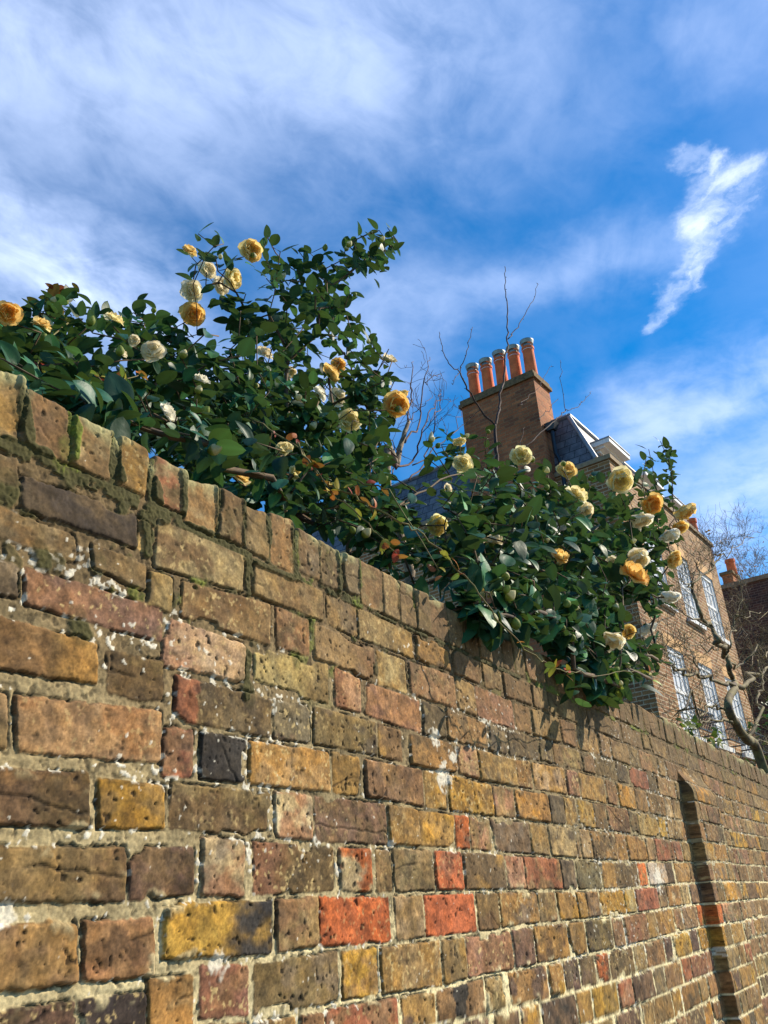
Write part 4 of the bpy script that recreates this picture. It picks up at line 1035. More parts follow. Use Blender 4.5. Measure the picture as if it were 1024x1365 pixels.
def leaf_mat(name, gloss=0.3, trans=0.22):
    m, t = new_mat(name)
    at = t.n('ShaderNodeAttribute'); at.attribute_name = 'Col'
    geo = t.n('ShaderNodeNewGeometry')
    back = t.mix(geo.outputs['Backfacing'], at.outputs['Color'], t.mix(0.35, at.outputs['Color'], (0.07, 0.12, 0.05)))
    tcn = t.n('ShaderNodeTexCoord'); n1 = t.n('ShaderNodeTexNoise', i_Scale=55.0, i_Detail=3.0); t.l(tcn.outputs['Object'], n1.inputs[0])
    bp = t.n('ShaderNodeBump', i_Strength=0.25, i_Distance=0.004); t.l(n1.outputs[0], bp.inputs['Height'])
    p = t.n('ShaderNodeBsdfPrincipled', i_Roughness=gloss); t.l(back, p.inputs['Base Color']); t.l(bp.outputs[0], p.inputs['Normal'])
    p.inputs['Specular IOR Level'].default_value = 0.17
    tr = t.n('ShaderNodeBsdfTranslucent'); t.l(t.mix(0.5, at.outputs['Color'], (0.16, 0.24, 0.03)), tr.inputs[0])
    mx = t.n('ShaderNodeMixShader', i_0=trans); t.l(p.outputs[0], mx.inputs[1]); t.l(tr.outputs[0], mx.inputs[2])
    o = t.n('ShaderNodeOutputMaterial'); t.l(mx.outputs[0], o.inputs[0])
    return m


leaf_m = leaf_mat('camellia_leaf', 0.46, 0.18)
thin_leaf_m = leaf_mat('thin_leaf', 0.5, 0.35)


def leaf_template(nl=9, bend=0.25, fold=0.16, wmax=0.27, tip=1.0):
    """unit leaf: along +x, normal +z"""
    vs = []; shade = []
    for i in range(nl + 1):
        t_ = i / nl
        wd = wmax * (math.sin(math.pi * t_ ** 0.92) ** 0.62) * (1 - 0.22 * t_) * 1.15 if 0 < t_ < 1 else 0.0
        if i == 0: wd = 0.02
        zc_ = -bend * t_ * t_
        for s in (-1, -0.5, 0, 0.5, 1):
            a = abs(s)
            z = zc_ + fold * wd * 2 * (a ** 1.3) - 0.25 * wd * a ** 3 + 0.008 * math.sin(9 * t_ + 4 * s)
            vs.append((t_, s * wd, z)); shade.append(1.0 if a > 0 else 1.55)
    fs = []
    for i in range(nl):
        for j in range(4):
            k = i * 5 + j; fs.append((k, k + 5, k + 6, k + 1))
    return np.array(vs), np.array(fs), np.array(shade)


LT = [leaf_template(8, bd, fo, wm) for bd, fo, wm in ((0.18, 0.22, 0.29), (0.32, 0.3, 0.27), (0.08, 0.16, 0.31), (0.42, 0.14, 0.26))]


class Leaves:
    def __init__(self): self.V = []; self.Fc = []; self.C = []; self.n = 0

    def add(self, pos, d, nrm, size, color, kind=None, tint_edge=None):
        d = np.asarray(d, float); d = d / (np.linalg.norm(d) + 1e-9)
        s = np.cross(nrm, d); ns = np.linalg.norm(s)
        if ns < 1e-3: s = np.cross([0.3, 0.8, 0.5], d); ns = np.linalg.norm(s)
        s /= ns; n = np.cross(d, s)
        v, f, sh = LT[random.randrange(len(LT)) if kind is None else kind]
        k = random.uniform(0.85, 1.18)
        P = pos + size * (v[:, :1] * d + v[:, 1:2] * k * s + v[:, 2:] * n)
        c = np.asarray(color)[None] * sh[:, None] ** 0.7
        self.V.append(P); self.Fc.append(f + self.n); self.C.append(c); self.n += len(v)

    def build(self, name, mat, parent):
        return mesh_obj(name, np.concatenate(self.V), np.concatenate(self.Fc), mat, parent, True, np.clip(np.concatenate(self.C), 0, 1))


def jit(s): return np.array([random.gauss(0, s), random.gauss(0, s), random.gauss(0, s)])


def unit(v):
    v = np.asarray(v, float); return v / (np.linalg.norm(v) + 1e-9)


def inpoly(x, y, P):
    c = False; j = len(P) - 1
    for i in range(len(P)):
        if (P[i][1] > y) != (P[j][1] > y) and x < (P[j][0] - P[i][0]) * (y - P[i][1]) / (P[j][1] - P[i][1]) + P[i][0]: c = not c
        j = i
    return c


def sample_poly(P, n, mind):
    xs = [p[0] for p in P]; ys = [p[1] for p in P]; pts = []; tries = 0
    while len(pts) < n and tries < n * 60:
        tries += 1
        x = random.uniform(min(xs), max(xs)); y = random.uniform(min(ys), max(ys))
        if not inpoly(x, y, P): continue
        if any((x - a) ** 2 + (y - c) ** 2 < mind * mind for a, c in pts): continue
        pts.append((x, y))
    return pts


def wall_top_px(x): return 490 + 0.527 * x


GREENS = [s2l((26, 62, 40)), s2l((20, 52, 38)), s2l((32, 72, 42)), s2l((32, 62, 34)), s2l((18, 46, 34)), s2l((46, 84, 46)), s2l((26, 58, 46)), s2l((22, 54, 36))]
YGREEN = [s2l((110, 130, 48)), s2l((128, 140, 60)), s2l((92, 116, 44))]


class Plant:
    """woody skeleton grown from a root through tip points, thickened by what each node carries"""
    def __init__(self, root, stems):
        self.nodes = []; self.par = []
        self.add(root, -1)
        for st_ in stems:
            prev = 0
            for p_ in st_:
                prev = self.line(prev, np.asarray(p_, float))

    def add(self, p_, par):
        self.nodes.append(np.asarray(p_, float)); self.par.append(par); return len(self.nodes) - 1

    def line(self, a, q, step=0.09, sag=0.0):
        p_ = self.nodes[a]; L = np.linalg.norm(q - p_); n = max(1, int(L / step)); k = a
        off = jit(0.035 * L)
        for i in range(1, n + 1):
            t_ = i / n
            k = self.add(p_ + (q - p_) * t_ + off * math.sin(math.pi * t_) + (jit(0.004) if i < n else 0), k)
        return k

    def grow(self, tips, root_w=0.25):
        r = self.nodes[0]
        ends = []
        for q in sorted(tips, key=lambda p_: np.linalg.norm(np.asarray(p_) - r)):
            q = np.asarray(q, float); N = np.array(self.nodes)
            dq = np.linalg.norm(N - q, axis=1); dr = np.linalg.norm(N - r, axis=1)
            cost = dq + np.where(dr > np.linalg.norm(q - r), 0.6, 0) + 0.35 * np.maximum(0, N[:, 2] - q[2])
            cost = np.where(dq < 0.03, 9, cost)
            k = int(np.argmin(cost)); ends.append(self.line(k, q))
        return ends

    def radii(self, tip=0.0017, p_=2.3, rmax=0.03):
        n = len(self.nodes); w_ = np.zeros(n); has = np.zeros(n, bool)
        for k in range(n - 1, 0, -1):
            if not has[k]: w_[k] += tip ** p_
            w_[self.par[k]] += w_[k]; has[self.par[k]] = True
        return np.minimum(w_ ** (1 / p_), rmax)

    def mesh(self, name, mat, parent, seg=5, **kw):
        R_ = self.radii(**kw); kids = {}
        for k, q in enumerate(self.par): kids.setdefault(q, []).append(k)
        b_ = MB(); done = set()
        starts = [(0, k) for k in kids.get(0, [])]
        while starts:
            a, k = starts.pop(); pts = [self.nodes[a], self.nodes[k]]; rr = [min(R_[a], R_[k] * 1.15), R_[k]]
            while kids.get(k):
                ch = sorted(kids[k], key=lambda c_: -R_[c_])
                for c_ in ch[1:]: starts.append((k, c_))
                k = ch[0]; pts.append(self.nodes[k]); rr.append(R_[k])
            b_.tube(pts, rr, seg)
        return b_.build(name, mat, parent, smooth=True)


def spray(L, tip, d, n, size, cols, length=0.13, droop=0.25, face=None, flat=1.0):
    """camellia shoot: alternate glossy leaves along the last stretch, a whorl at the end"""
    d = unit(d); a = unit(np.cross(d, [0.2, 0.3, 0.93])); c_ = np.cross(d, a); ph = random.uniform(0, 6.28)
    for i in range(n):
        t_ = i / max(1, n - 1)
        p_ = tip - d * length * (1 - t_) + jit(0.004)
        an = ph + i * 2.4
        rad = math.cos(an) * a + math.sin(an) * c_
        dd = unit(rad * random.uniform(0.8, 1.2) + d * random.uniform(0.35, 0.9) * (0.5 + t_) + np.array([0, 0, -droop * random.random()]) + jit(0.15))
        dd = unit(dd * np.array([1, flat, 1]))
        nr = unit(np.array([0, 0, 1.0]) * 0.8 + d * 0.35 + (face * 0.55 if face is not None else 0) + jit(0.35))
        L.add(p_, dd, nr, size * random.uniform(0.65, 1.1), random.choice(cols) * random.choice([1.1, 1.7, 2.3, 3.1]) * random.uniform(0.8, 1.2))


# ------------------------------------------------------------------ camellia flowers and buds
def petal_mat():
    m, t = new_mat('petal')
    at = t.n('ShaderNodeAttribute'); at.attribute_name = 'Col'
    tcn = t.n('ShaderNodeTexCoord'); n1 = t.n('ShaderNodeTexNoise', i_Scale=90.0, i_Detail=4.0); t.l(tcn.outputs['Object'], n1.inputs[0])
    k = t.smooth(n1.outputs[0], 0.3, 0.7, 0.95, 1.03)
    sc_ = t.n('ShaderNodeVectorMath'); sc_.operation = 'SCALE'; t.l(at.outputs['Color'], sc_.inputs[0]); t.l(k, sc_.inputs['Scale'])
    p = t.n('ShaderNodeBsdfPrincipled', i_Roughness=0.6); t.l(sc_.outputs[0], p.inputs['Base Color'])
    p.inputs['Specular IOR Level'].default_value = 0.2
    tr = t.n('ShaderNodeBsdfTranslucent'); t.l(sc_.outputs[0], tr.inputs[0])
    mx = t.n('ShaderNodeMixShader', i_0=0.45); t.l(p.outputs[0], mx.inputs[1]); t.l(tr.outputs[0], mx.inputs[2])
    o = t.n('ShaderNodeOutputMaterial'); t.l(mx.outputs[0], o.inputs[0])
    return m


petal_m = petal_mat()
FCOL = dict(y=((254, 230, 158), (248, 204, 114)), o=((255, 222, 138), (250, 190, 92)), p=((255, 244, 196), (250, 226, 150)), c=((252, 244, 218), (244, 222, 168)), w=((248, 246, 234), (240, 232, 204)))


def flower(parent, pos, nrm, r, kind):
    nrm = unit(nrm); a = unit(np.cross(nrm, [0.31, 0.2, 0.9])); c_ = np.cross(nrm, a)
    base, edge = [s2l(x) for x in FCOL[kind]]
    V = []; Fc = []; C = []; k = 0; nu, nv = 5, 6
    op = 0.38 if nrm[2] < -0.5 else random.uniform(-0.22, 0.28)
    rings = [(6, 1.0, 0.34 + op, 0.0), (5, 0.88, 0.66 + op, 0.05), (5, 0.68, 0.98 + op * .6, 0.08), (4, 0.46, 1.22, 0.10), (3, 0.28, 1.4, 0.10)][:random.choice([4, 5, 5])]
    for ri, (n, ln, lift, z0) in enumerate(rings):
        ph = random.uniform(0, 6.28)
        for i in range(n):
            an = ph + 2 * math.pi * i / n + random.gauss(0, 0.12)
            lf = lift + random.gauss(0, 0.14); l_ = ln * random.uniform(0.86, 1.1); wd = l_ * random.uniform(0.60, 0.84)
            cup = random.uniform(0.10, 0.32); ruf = random.uniform(0.02, 0.07); rp = random.uniform(0, 6)
            tint = random.uniform(0.85, 1.1); ef = random.uniform(0.25, 1.0)
            tw = random.gauss(0, 0.25)
            for u_ in range(nu + 1):
                t_ = u_ / nu
                for v_ in range(nv + 1):
                    s = v_ / nv * 2 - 1
                    wv = wd * (math.sin(math.pi * (0.08 + 0.80 * t_)) ** 0.7)
                    edge_in = 1 - 0.16 * s * s * t_ + (0.05 if abs(s) < 0.2 and t_ > 0.9 else 0) * -1
                    rad_ = 0.06 + l_ * t_ * edge_in
                    curl = lf * t_ - 0.55 * max(0, t_ - 0.6) * (1.2 if ri < 2 else 0.3)
                    h = z0 + math.sin(curl) * l_ * t_ + cup * s * s * t_ * l_ * 0.6 + ruf * math.sin(5 * s + rp + 3 * t_) * t_
                    x_ = rad_ * math.cos(min(1.25, lf) * 0.85 * t_)
                    y_ = wv * s + tw * 0.1 * t_
                    dirx = math.cos(an) * a + math.sin(an) * c_; diry = -math.sin(an) * a + math.cos(an) * c_
                    V.append(pos + r * (x_ * dirx + y_ * diry + h * nrm))
                    f_ = ef * (t_ ** 3) * 0.8 + 0.3 * (1 - t_) * (0.6 if ri > 1 else 0.2)
                    C.append((base + (edge - base) * min(1, f_)) * tint)
            for u_ in range(nu):
                for v_ in range(nv):
                    q = k + u_ * (nv + 1) + v_; Fc.append((q, q + nv + 1, q + nv + 2, q + 1))
            k += (nu + 1) * (nv + 1)
    # green calyx behind
    gcol = s2l((120, 132, 56))
    for i in range(10):
        for j in range(4):
            an = 2 * math.pi * i / 10; ph = j / 3 * 1.45
            V.append(pos + r * 0.22 * (math.sin(ph) * (math.cos(an) * a + math.sin(an) * c_)) - nrm * r * (0.16 * math.cos(ph) - 0.02)); C.append(gcol)
    for i in range(10):
        for j in range(3):
            q = k + i * 4 + j; q2 = k + ((i + 1) % 10) * 4 + j; Fc.append((q, q2, q2 + 1, q + 1))
    return mesh_obj('flower', np.array(V), np.array(Fc), petal_m, parent, True, np.clip(np.array(C), 0, 1))


def bud(parent, pos, d, r, white):
    d = unit(d); a = unit(np.cross(d, [0.3, 0.2, 0.9])); c_ = np.cross(d, a)
    V = []; C = []; Fc = []; n, mth = 12, 8
    gc = s2l((150, 164, 84)); wc = s2l((232, 224, 176)); g2 = s2l((104, 120, 52))
    for j in range(mth + 1):
        t_ = j / mth; rr = math.sin(math.pi * t_) ** 0.75 * (1 - 0.25 * t_)
        for i in range(n):
            an = 2 * math.pi * i / n
            k_ = 1 + 0.06 * math.sin(3 * an + 5 * t_)
            V.append(pos + d * r * (2.5 * t_ - 1.1) + r * rr * k_ * (math.cos(an) * a + math.sin(an) * c_))
            sc_l = 0.5 + 0.5 * math.sin(2.5 * an + 9 * t_)
            base = gc * (0.7 + 0.5 * sc_l) if t_ < (0.45 if white else 0.85) else (wc if white else gc)
            if t_ < 0.2: base = g2
            C.append(base)
    for j in range(mth):
        for i in range(n):
            q = j * n + i; q2 = j * n + (i + 1) % n; Fc.append((q, q2, q2 + n, q + n))
    return mesh_obj('bud', np.array(V), np.array(Fc), petal_m, parent, True, np.array(C))


def flower_depth_y(px, py, dpx, ylo, yhi, size=0.088):
    r = ray(px, py) / F; dep = size / dpx * F
    y = dep * r[1]
    if ylo > 1.0 and wall_top_px(px) - py < 150: yhi = 1.42
    return float(np.clip(y, ylo, yhi))


def camellia(root, stems, polys, flowers, nbud, label, leaf_sz, yflo, wall_lim=False):
    T = empty('camellia_bush', tuple(root)); tag(T, label, 'shrub', 'yellow camellias behind the wall')
    loc = np.asarray(root, float)
    pl = Plant(root, stems)
    tips = []; info = []
    for P, n, mind, ylo, yhi, nl, szk, cset in polys:
        for px, py in sample_poly(P, n, mind):
            y = random.uniform(ylo, yhi)
            over = py - wall_top_px(px)
            if over > -14 and y > 0.84: y = random.uniform(0.835, 0.885) if px > 560 else random.uniform(1.15, 1.3) if over < -2 else None
            if y is None: continue
            if wall_lim and px < 596: y = max(y, 1.0)
            tips.append(on_y(px, py, y)); info.append((nl, szk, cset, over > -14))
    for px, py, dpx, kind, face in flowers:
        y = flower_depth_y(px, py, dpx, *yflo)
        if py - wall_top_px(px) > -10: y = min(y, 0.84)
        q_ = on_y(px, py, y); tips.append(q_ + unit(q_ - CAM) * 0.035 + np.array([0, 0, -0.02])); info.append((5, 0.95, 0, False))
    order = sorted(range(len(tips)), key=lambda i: np.linalg.norm(tips[i] - loc))
    ends = pl.grow(tips)
    if wall_lim:
        for nd in pl.nodes: nd[1] = max(nd[1], 0.825 if nd[0] > 1.82 else 0.98)
    L = Leaves()
    cen = np.mean(tips, axis=0)
    for e, i in zip(ends, order):
        nl, szk, cset, ov = info[i]; fl = 0.3 if ov else 1.0
        p_ = pl.nodes[e]; q = pl.nodes[pl.par[pl.par[e]] if pl.par[e] > 0 else pl.par[e]]
        d = unit(unit(p_ - q) + 0.5 * unit(p_ - cen) + np.array([0.05, -0.25, 0.25]) + jit(0.25)) * np.array([1, fl, 1])
        cols = GREENS if cset == 0 else YGREEN + GREENS[:2] if cset == 1 else [s2l((120, 46, 34)), s2l((90, 60, 34)), s2l((70, 70, 34))]
        spray(L, p_, d, nl + random.randrange(-1, 2), leaf_sz * szk, cols, 0.12, 0.35, np.array([0.1, -0.6, 0.1]), fl)
        # leaves on the older wood behind the shoot
        k = pl.par[e]
        for _ in range(2 if nl >= 6 else 0):
            if k <= 0: break
            spray(L, pl.nodes[k] + jit(0.02), d + jit(0.5), 2, leaf_sz * szk, cols, 0.05, 0.4, None, fl)
            k = pl.par[k]
    st_o = pl.mesh('stems', bark_mid, None, 5, rmax=0.012, tip=0.0021); child(st_o, T)
    if wall_lim:
        for v_ in L.V:
            lim = random.uniform(0.79, 0.835) if v_[:, 0].mean() > 1.80 else 0.97; lo = v_[:, 1].min()
            if lo < lim: v_[:, 1] += lim - lo
            if v_[:, 2].min() < 2.2 and v_[:, 1].min() < 0.9 and v_[:, 1].max() > 0.885:
                lo = v_[:, 1].min(); v_[:, 1] = lo + (v_[:, 1] - lo) * max(0.05, 0.885 - lo) / (v_[:, 1].max() - lo)
    kill = np.zeros(len(L.V), bool); LC_ = np.array([v_.mean(0) for v_ in L.V]); sunv = np.array(SUN)
    rel = LC_ - CAM; dl = rel @ RM[:, 2]; xl = CX + F * (rel @ RM[:, 0]) / dl; yl = CY + F * (rel @ RM[:, 1]) / dl
    for px, py, dpx, kind, face in flowers:
        y = flower_depth_y(px, py, dpx, *yflo)
        if py - wall_top_px(px) > -10: y = min(y, 0.84)
        p_ = on_y(px, py, y); r_ = dpx / F * cdepth(p_) * 0.5; dim = kind == 'c' and face == 'd'
        kill |= (np.hypot(xl - px, yl - py) < dpx * (0.72 if not dim else 0.45)) & (dl < cdepth(p_) + 0.02)
        q_ = LC_ - p_; along = q_ @ sunv; perp = np.linalg.norm(q_ - along[:, None] * sunv, axis=1)
        if not dim: kill |= (along > 0) & (along < 1.3) & (perp < r_ * 1.5) & (rng.random(len(L.V)) < 0.93)
        kill |= np.linalg.norm(q_, axis=1) < r_ * 0.8
    keep = [i for i in range(len(L.V)) if not kill[i]]
    L2 = Leaves()
    for i in keep:
        L2.V.append(L.V[i]); L2.C.append(L.C[i]); L2.Fc.append(L.Fc[i] - L.Fc[i].min() + L2.n); L2.n += len(L.V[i])
    child(L2.build('foliage', leaf_m, None), T)
    for px, py, dpx, kind, face in flowers:
        y = flower_depth_y(px, py, dpx, *yflo)
        over = py - wall_top_px(px)
        if over > -10: y = min(y, 0.84)
        p_ = on_y(px, py, y); r = dpx / F * cdepth(p_) * 0.5
        tocam = unit(CAM - p_); sunq = np.array(SUN)
        if face == 'f': nr = tocam + jit(0.2) + 0.38 * sunq
        elif face == 's': nr = np.array([random.gauss(-.1, .4), -0.35, 0.75]) + 0.35 * tocam + jit(0.2)
        elif face == 'd': nr = tocam * 0.6 + np.array([0.25, -0.2, -0.55]) + jit(0.2)
        else: nr = np.array([0.25, -0.2, -0.85]) + jit(0.15)
        child(flower(None, p_, nr, r * 1.2, kind), T)
    # buds sit at shoot ends
    ends_f = sorted(ends, key=lambda e: cdepth(pl.nodes[e]) / max(0.3, pl.nodes[e][2]) + random.random() * 0.5)[: int(len(ends) * 0.6)]
    pick = random.sample(ends_f, min(nbud, len(ends_f)))
    for e in pick:
        p_ = pl.nodes[e] + jit(0.012) + -0.045 * unit(pl.nodes[e] - CAM) * np.array([1, 1 if not wall_lim else .4, 1])
        if wall_lim: p_[1] = max(p_[1], 0.80 if p_[0] > 1.85 else 0.97)
        child(bud(None, p_, jit(0.5) + np.array([0.1, -0.5, 0.5]), random.uniform(0.009, 0.0155), random.random() < 0.5), T)
    return T, pl


FL_L = [(10, 419, 32, 'o', 'f'), (56, 434, 24, 'y', 's'), (152, 427, 22, 'p', 's'), (178, 454, 14, 'c', 'f'), (205, 470, 28, 'c', 'f'), (161, 472, 18, 'c', 's'),
        (221, 553, 28, 'w', 's'), (253, 335, 18, 'y', 's'), (276, 362, 23, 'c', 'f'), (255, 388, 27, 'c', 'f'), (257, 419, 29, 'o', 'f'), (293, 381, 23, 'c', 'f'), (268, 508, 20, 'w', 's'),
        (334, 335, 29, 'y', 'f'), (308, 371, 28, 'p', 'f'), (352, 472, 22, 'c', 's'), (438, 500, 28, 'y', 's'), (451, 487, 19, 'o', 'f'), (424, 526, 22, 'w', 's'),
        (448, 531, 23, 'c', 'f'), (465, 563, 28, 'p', 'f'), (517, 482, 24, 'c', 's'), (527, 540, 34, 'o', 'f'), (534, 522, 18, 'y', 'b'), (379, 600, 22, 'p', 's'), (394, 632, 21, 'p', 'f'),
        (320, 637, 24, 'y', 's'), (386, 497, 17, 'c', 'f')]
FL_R = [(616, 619, 24, 'p', 'f'), (580, 699, 30, 'p', 'f'), (657, 724, 30, 'c', 's'), (647, 796, 26, 'p', 's'), (694, 609, 26, 'p', 'f'), (754, 629, 25, 'y', 'f'), (769, 662, 29, 'p', 's'), (777, 680, 24, 'c', 'd'),
        (746, 744, 25, 'y', 's'), (826, 638, 33, 'p', 'f'), (867, 671, 28, 'o', 'd'), (854, 688, 30, 'c', 'd'), (844, 768, 40, 'o', 's'), (911, 676, 30, 'y', 'b'), (891, 709, 26, 'w', 'b'), (905, 700, 20, 'y', 'd'), (895, 743, 23, 'y', 'd'),
        (848, 741, 30, 'c', 'd'), (815, 750, 17, 'c', 'f'), (893, 790, 25, 'w', 'b'), (860, 833, 26, 'w', 'b'), (813, 847, 36, 'c', 'd'), (837, 842, 18, 'y', 'd'), (784, 861, 24, 'c', 'd'), (612, 585, 18, 'p', 'b'), (817, 890, 16, 'c', 'd'), (595, 652, 15, 'c', 's')]
PL_L = [
    ([(-60, 430), (30, 412), (75, 395), (110, 412), (125, 445), (118, 470), (60, 500), (0, 480), (-60, 470)], 60, 9, 1.55, 2.3, 6, 0.95, 0),
    ([(0, 470), (110, 480), (160, 500), (215, 510), (240, 560), (200, 570), (120, 548), (60, 525)], 60, 9, 1.25, 2.2, 6, 0.95, 0),
    ([(140, 425), (205, 405), (240, 440), (250, 500), (200, 480), (150, 460)], 30, 10, 1.6, 2.3, 6, 0.95, 0),
    ([(200, 520), (250, 440), (300, 440), (340, 425), (420, 435), (500, 445), (538, 480), (540, 540), (515, 580), (420, 560), (300, 560)], 130, 10, 1.3, 2.3, 6, 1.0, 0),
    ([(205, 575), (220, 540), (320, 560), (430, 560), (515, 580), (505, 640), (470, 710), (420, 705), (340, 660), (260, 620)], 130, 9, 1.15, 2.0, 6, 1.0, 0),
    ([(242, 338), (265, 308), (300, 318), (315, 345), (330, 395), (290, 400), (250, 385)], 17, 12, 1.75, 2.1, 5, 1.1, 0),
    ([(345, 335), (360, 310), (400, 325), (440, 322), (475, 312), (475, 380), (455, 420), (385, 400), (350, 370)], 34, 12, 1.5, 1.95, 5, 1.1, 0),
    ([(470, 318), (520, 298), (538, 318), (515, 352), (480, 360)], 17, 10, 1.45, 1.7, 5, 1.0, 0),
    ([(330, 400), (460, 395), (490, 440), (300, 440)], 20, 13, 1.6, 2.0, 5, 1.1, 0),
    ([(62, 386), (80, 386), (90, 405), (66, 405)], 3, 8, 2.1, 2.2, 6, 0.8, 2),
]
PL_L += [([(200, 560), (260, 500), (330, 500), (420, 480), (500, 520), (500, 600), (440, 660), (300, 620)], 70, 12, 1.8, 2.5, 7, 1.1, 0), ([(20, 490), (120, 495), (220, 530), (240, 575), (120, 545)], 30, 11, 1.7, 2.4, 7, 1.1, 0)]
PL_R = [
    ([(560, 700), (600, 650), (650, 625), (700, 612), (760, 628), (830, 640), (850, 690), (875, 735), (850, 790), (800, 790), (740, 770), (640, 760), (585, 750)], 120, 13, 0.80, 1.35, 6, 1.0, 0),
    ([(618, 792), (650, 765), (740, 775), (840, 780), (864, 835), (852, 885), (828, 908), (800, 906), (760, 845), (720, 820), (690, 808), (650, 805), (628, 818)], 70, 12, 0.70, 0.85, 6, 1.05, 0),
    ([(430, 640), (500, 600), (560, 690), (580, 755), (560, 750), (500, 722), (440, 690)], 60, 11, 1.1, 1.7, 6, 0.8, 0),
    ([(560, 590), (590, 575), (650, 570), (650, 610), (600, 640), (560, 650)], 14, 16, 1.2, 1.5, 5, 0.8, 0),
    ([(602, 800), (650, 790), (660, 815), (615, 828)], 7, 12, 0.83, 0.86, 5, 1.25, 0),
    ([(590, 720), (640, 660), (720, 650), (800, 680), (830, 720), (800, 790), (660, 770)], 50, 14, 1.2, 1.6, 7, 1.1, 0),
    ([(872, 582), (892, 590), (905, 605), (908, 630), (880, 640), (868, 610)], 5, 10, 0.80, 0.88, 5, 0.85, 0),
    ([(835, 645), (880, 655), (908, 690), (890, 760), (885, 800), (850, 800)], 26, 11, 0.80, 0.92, 6, 0.9, 0),
    ([(848, 650), (866, 596), (900, 596), (914, 640), (905, 668), (870, 680)], 13, 11, 0.80, 0.9, 5, 0.85, 0),
    ([(850, 790), (880, 800), (888, 880), (850, 900)], 10, 12, 0.80, 0.86, 5, 0.9, 0),
    ([(830, 885), (885, 890), (888, 915), (840, 910)], 6, 12, 0.72, 0.80, 5, 0.65, 1),
]
camL, plL = camellia(np.array([1.9, 1.75, 0.25]),
                     [[(1.95, 1.8, 1.2), (2.05, 1.8, 2.2), on_y(380, 440, 1.75)], [(1.7, 1.8, 1.3), (1.5, 1.8, 2.3), on_y(250, 480, 1.8)], [(1.5, 1.8, 1.5), (1.1, 1.9, 2.4), on_y(60, 470, 1.9)], [(2.2, 1.6, 1.6), on_y(470, 560, 1.6)]],
                     PL_L, FL_L, 90, 'tall dark camellia at the left, cream and yellow blooms, one spray high above the rest', 0.069, (1.2, 2.25))
camR, plR = camellia(np.array([3.0, 1.35, 0.25]),
                     [[(2.8, 1.3, 1.2), (2.4, 1.25, 2.1), on_y(520, 690, 1.2)], [(3.0, 1.3, 1.4), on_y(640, 700, 1.15)], [(3.1, 1.25, 1.5), (3.2, 1.1, 2.3), on_y(780, 740, 0.95)], [(2.4, 1.25, 2.1), on_y(500, 692, 1.15), on_y(570, 653, 1.15), on_y(612, 632, 1.15), on_y(680, 628, 1.15)],
                      [(3.1, 1.25, 1.5), (3.2, 1.1, 2.3), on_y(800, 800, 0.80)]],
                     PL_R, FL_R, 85, 'spreading camellia with large yellow blooms, spilling over the coping by the brick chimney house', 0.082, (0.80, 1.25), True)

# ------------------------------------------------------------------ thorny trailing climber with small red and yellow leaves
clm = empty('trailing_climber', tuple(on_y(430, 660, 1.05))); tag(clm, 'thin trailing climber with tiny red and yellow leaves, draped over the coping', 'climber')
b = MB(); L = Leaves()
trails = [[(395, 590, 1.2), (430, 640, 1.1), (480, 668, 1.0), (520, 690, .92), (565, 712, .88), (600, 745, .84), (640, 790, .79), (672, 838, .77), (705, 870, .76), (745, 892, .75), (790, 900, .75), (850, 893, .75), (885, 905, .75)],
          [(340, 560, 1.4), (400, 600, 1.2), (440, 655, 1.05), (500, 705, .95), (530, 740, .9)], [(90, 470, 1.6), (115, 500, 1.4), (150, 510, 1.3), (185, 500, 1.4)], [(470, 640, 1.1), (520, 655, 1.0), (585, 760, .86)], [(90, 430, 1.9), (48, 470, 1.6), (58, 530, 1.2)]]
LC = [s2l((176, 60, 40)), s2l((190, 168, 60)), s2l((150, 60, 46)), s2l((160, 150, 60)), s2l((120, 140, 62)), s2l((196, 110, 60))]
for tr in trails:
    pts = [on_y(*q) for q in tr]; pp = []
    for a, c_ in zip(pts, pts[1:]):
        for i in range(6): pp.append(a + (c_ - a) * i / 6 + jit(0.003))
    pp.append(pts[-1])
    b.tube(pp, [0.0028 - 0.0018 * i / len(pp) for i in range(len(pp))], 5)
    for i, q in enumerate(pp):
        if i < 3 or random.random() < 0.72: continue
        for _ in range(random.randrange(1, 5)):
            L.add(q + jit(0.006), jit(1) + np.array([0, -0.4, 0.1]), unit(jit(0.5) + np.array([0, -0.6, 0.7])), random.uniform(0.018, 0.034), random.choice(LC) * random.uniform(.7, 1.2))
child(b.build('stem', bark_green, None, True), clm); child(L.build('leaves', thin_leaf_m, None), clm)


# ------------------------------------------------------------------ bare trees: limbs traced at their own distance, twigs grown on them
def twigs(b_, pts, r0, n, ln, depth=2, up=0.5, rmin=0.0012, ang=0.9):
    """side shoots along a limb"""
    pts = [np.asarray(p_, float) for p_ in pts]
    for _ in range(n):
        i = random.randrange(max(1, len(pts) // 5), len(pts))
        p_ = pts[i]; t_ = unit(pts[i] - pts[i - 1])
        d = unit(t_ + ang * unit(jit(1)) + np.array([0, 0, up]) * random.random())
        l_ = ln * random.uniform(0.4, 1.2); q = [p_]; m = 5
        for s in range(m):
            d = unit(d + jit(0.16) + np.array([0, 0, 0.06])); q.append(q[-1] + d * l_ / m)
        r = max(rmin, r0 * 0.5)
        b_.tube(q, [max(rmin, r * (1 - 0.75 * s / m)) for s in range(m + 1)], 4, cap=False)
        if depth > 1: twigs(b_, q, r, 3, l_ * 0.55, depth - 1, up, rmin, ang)


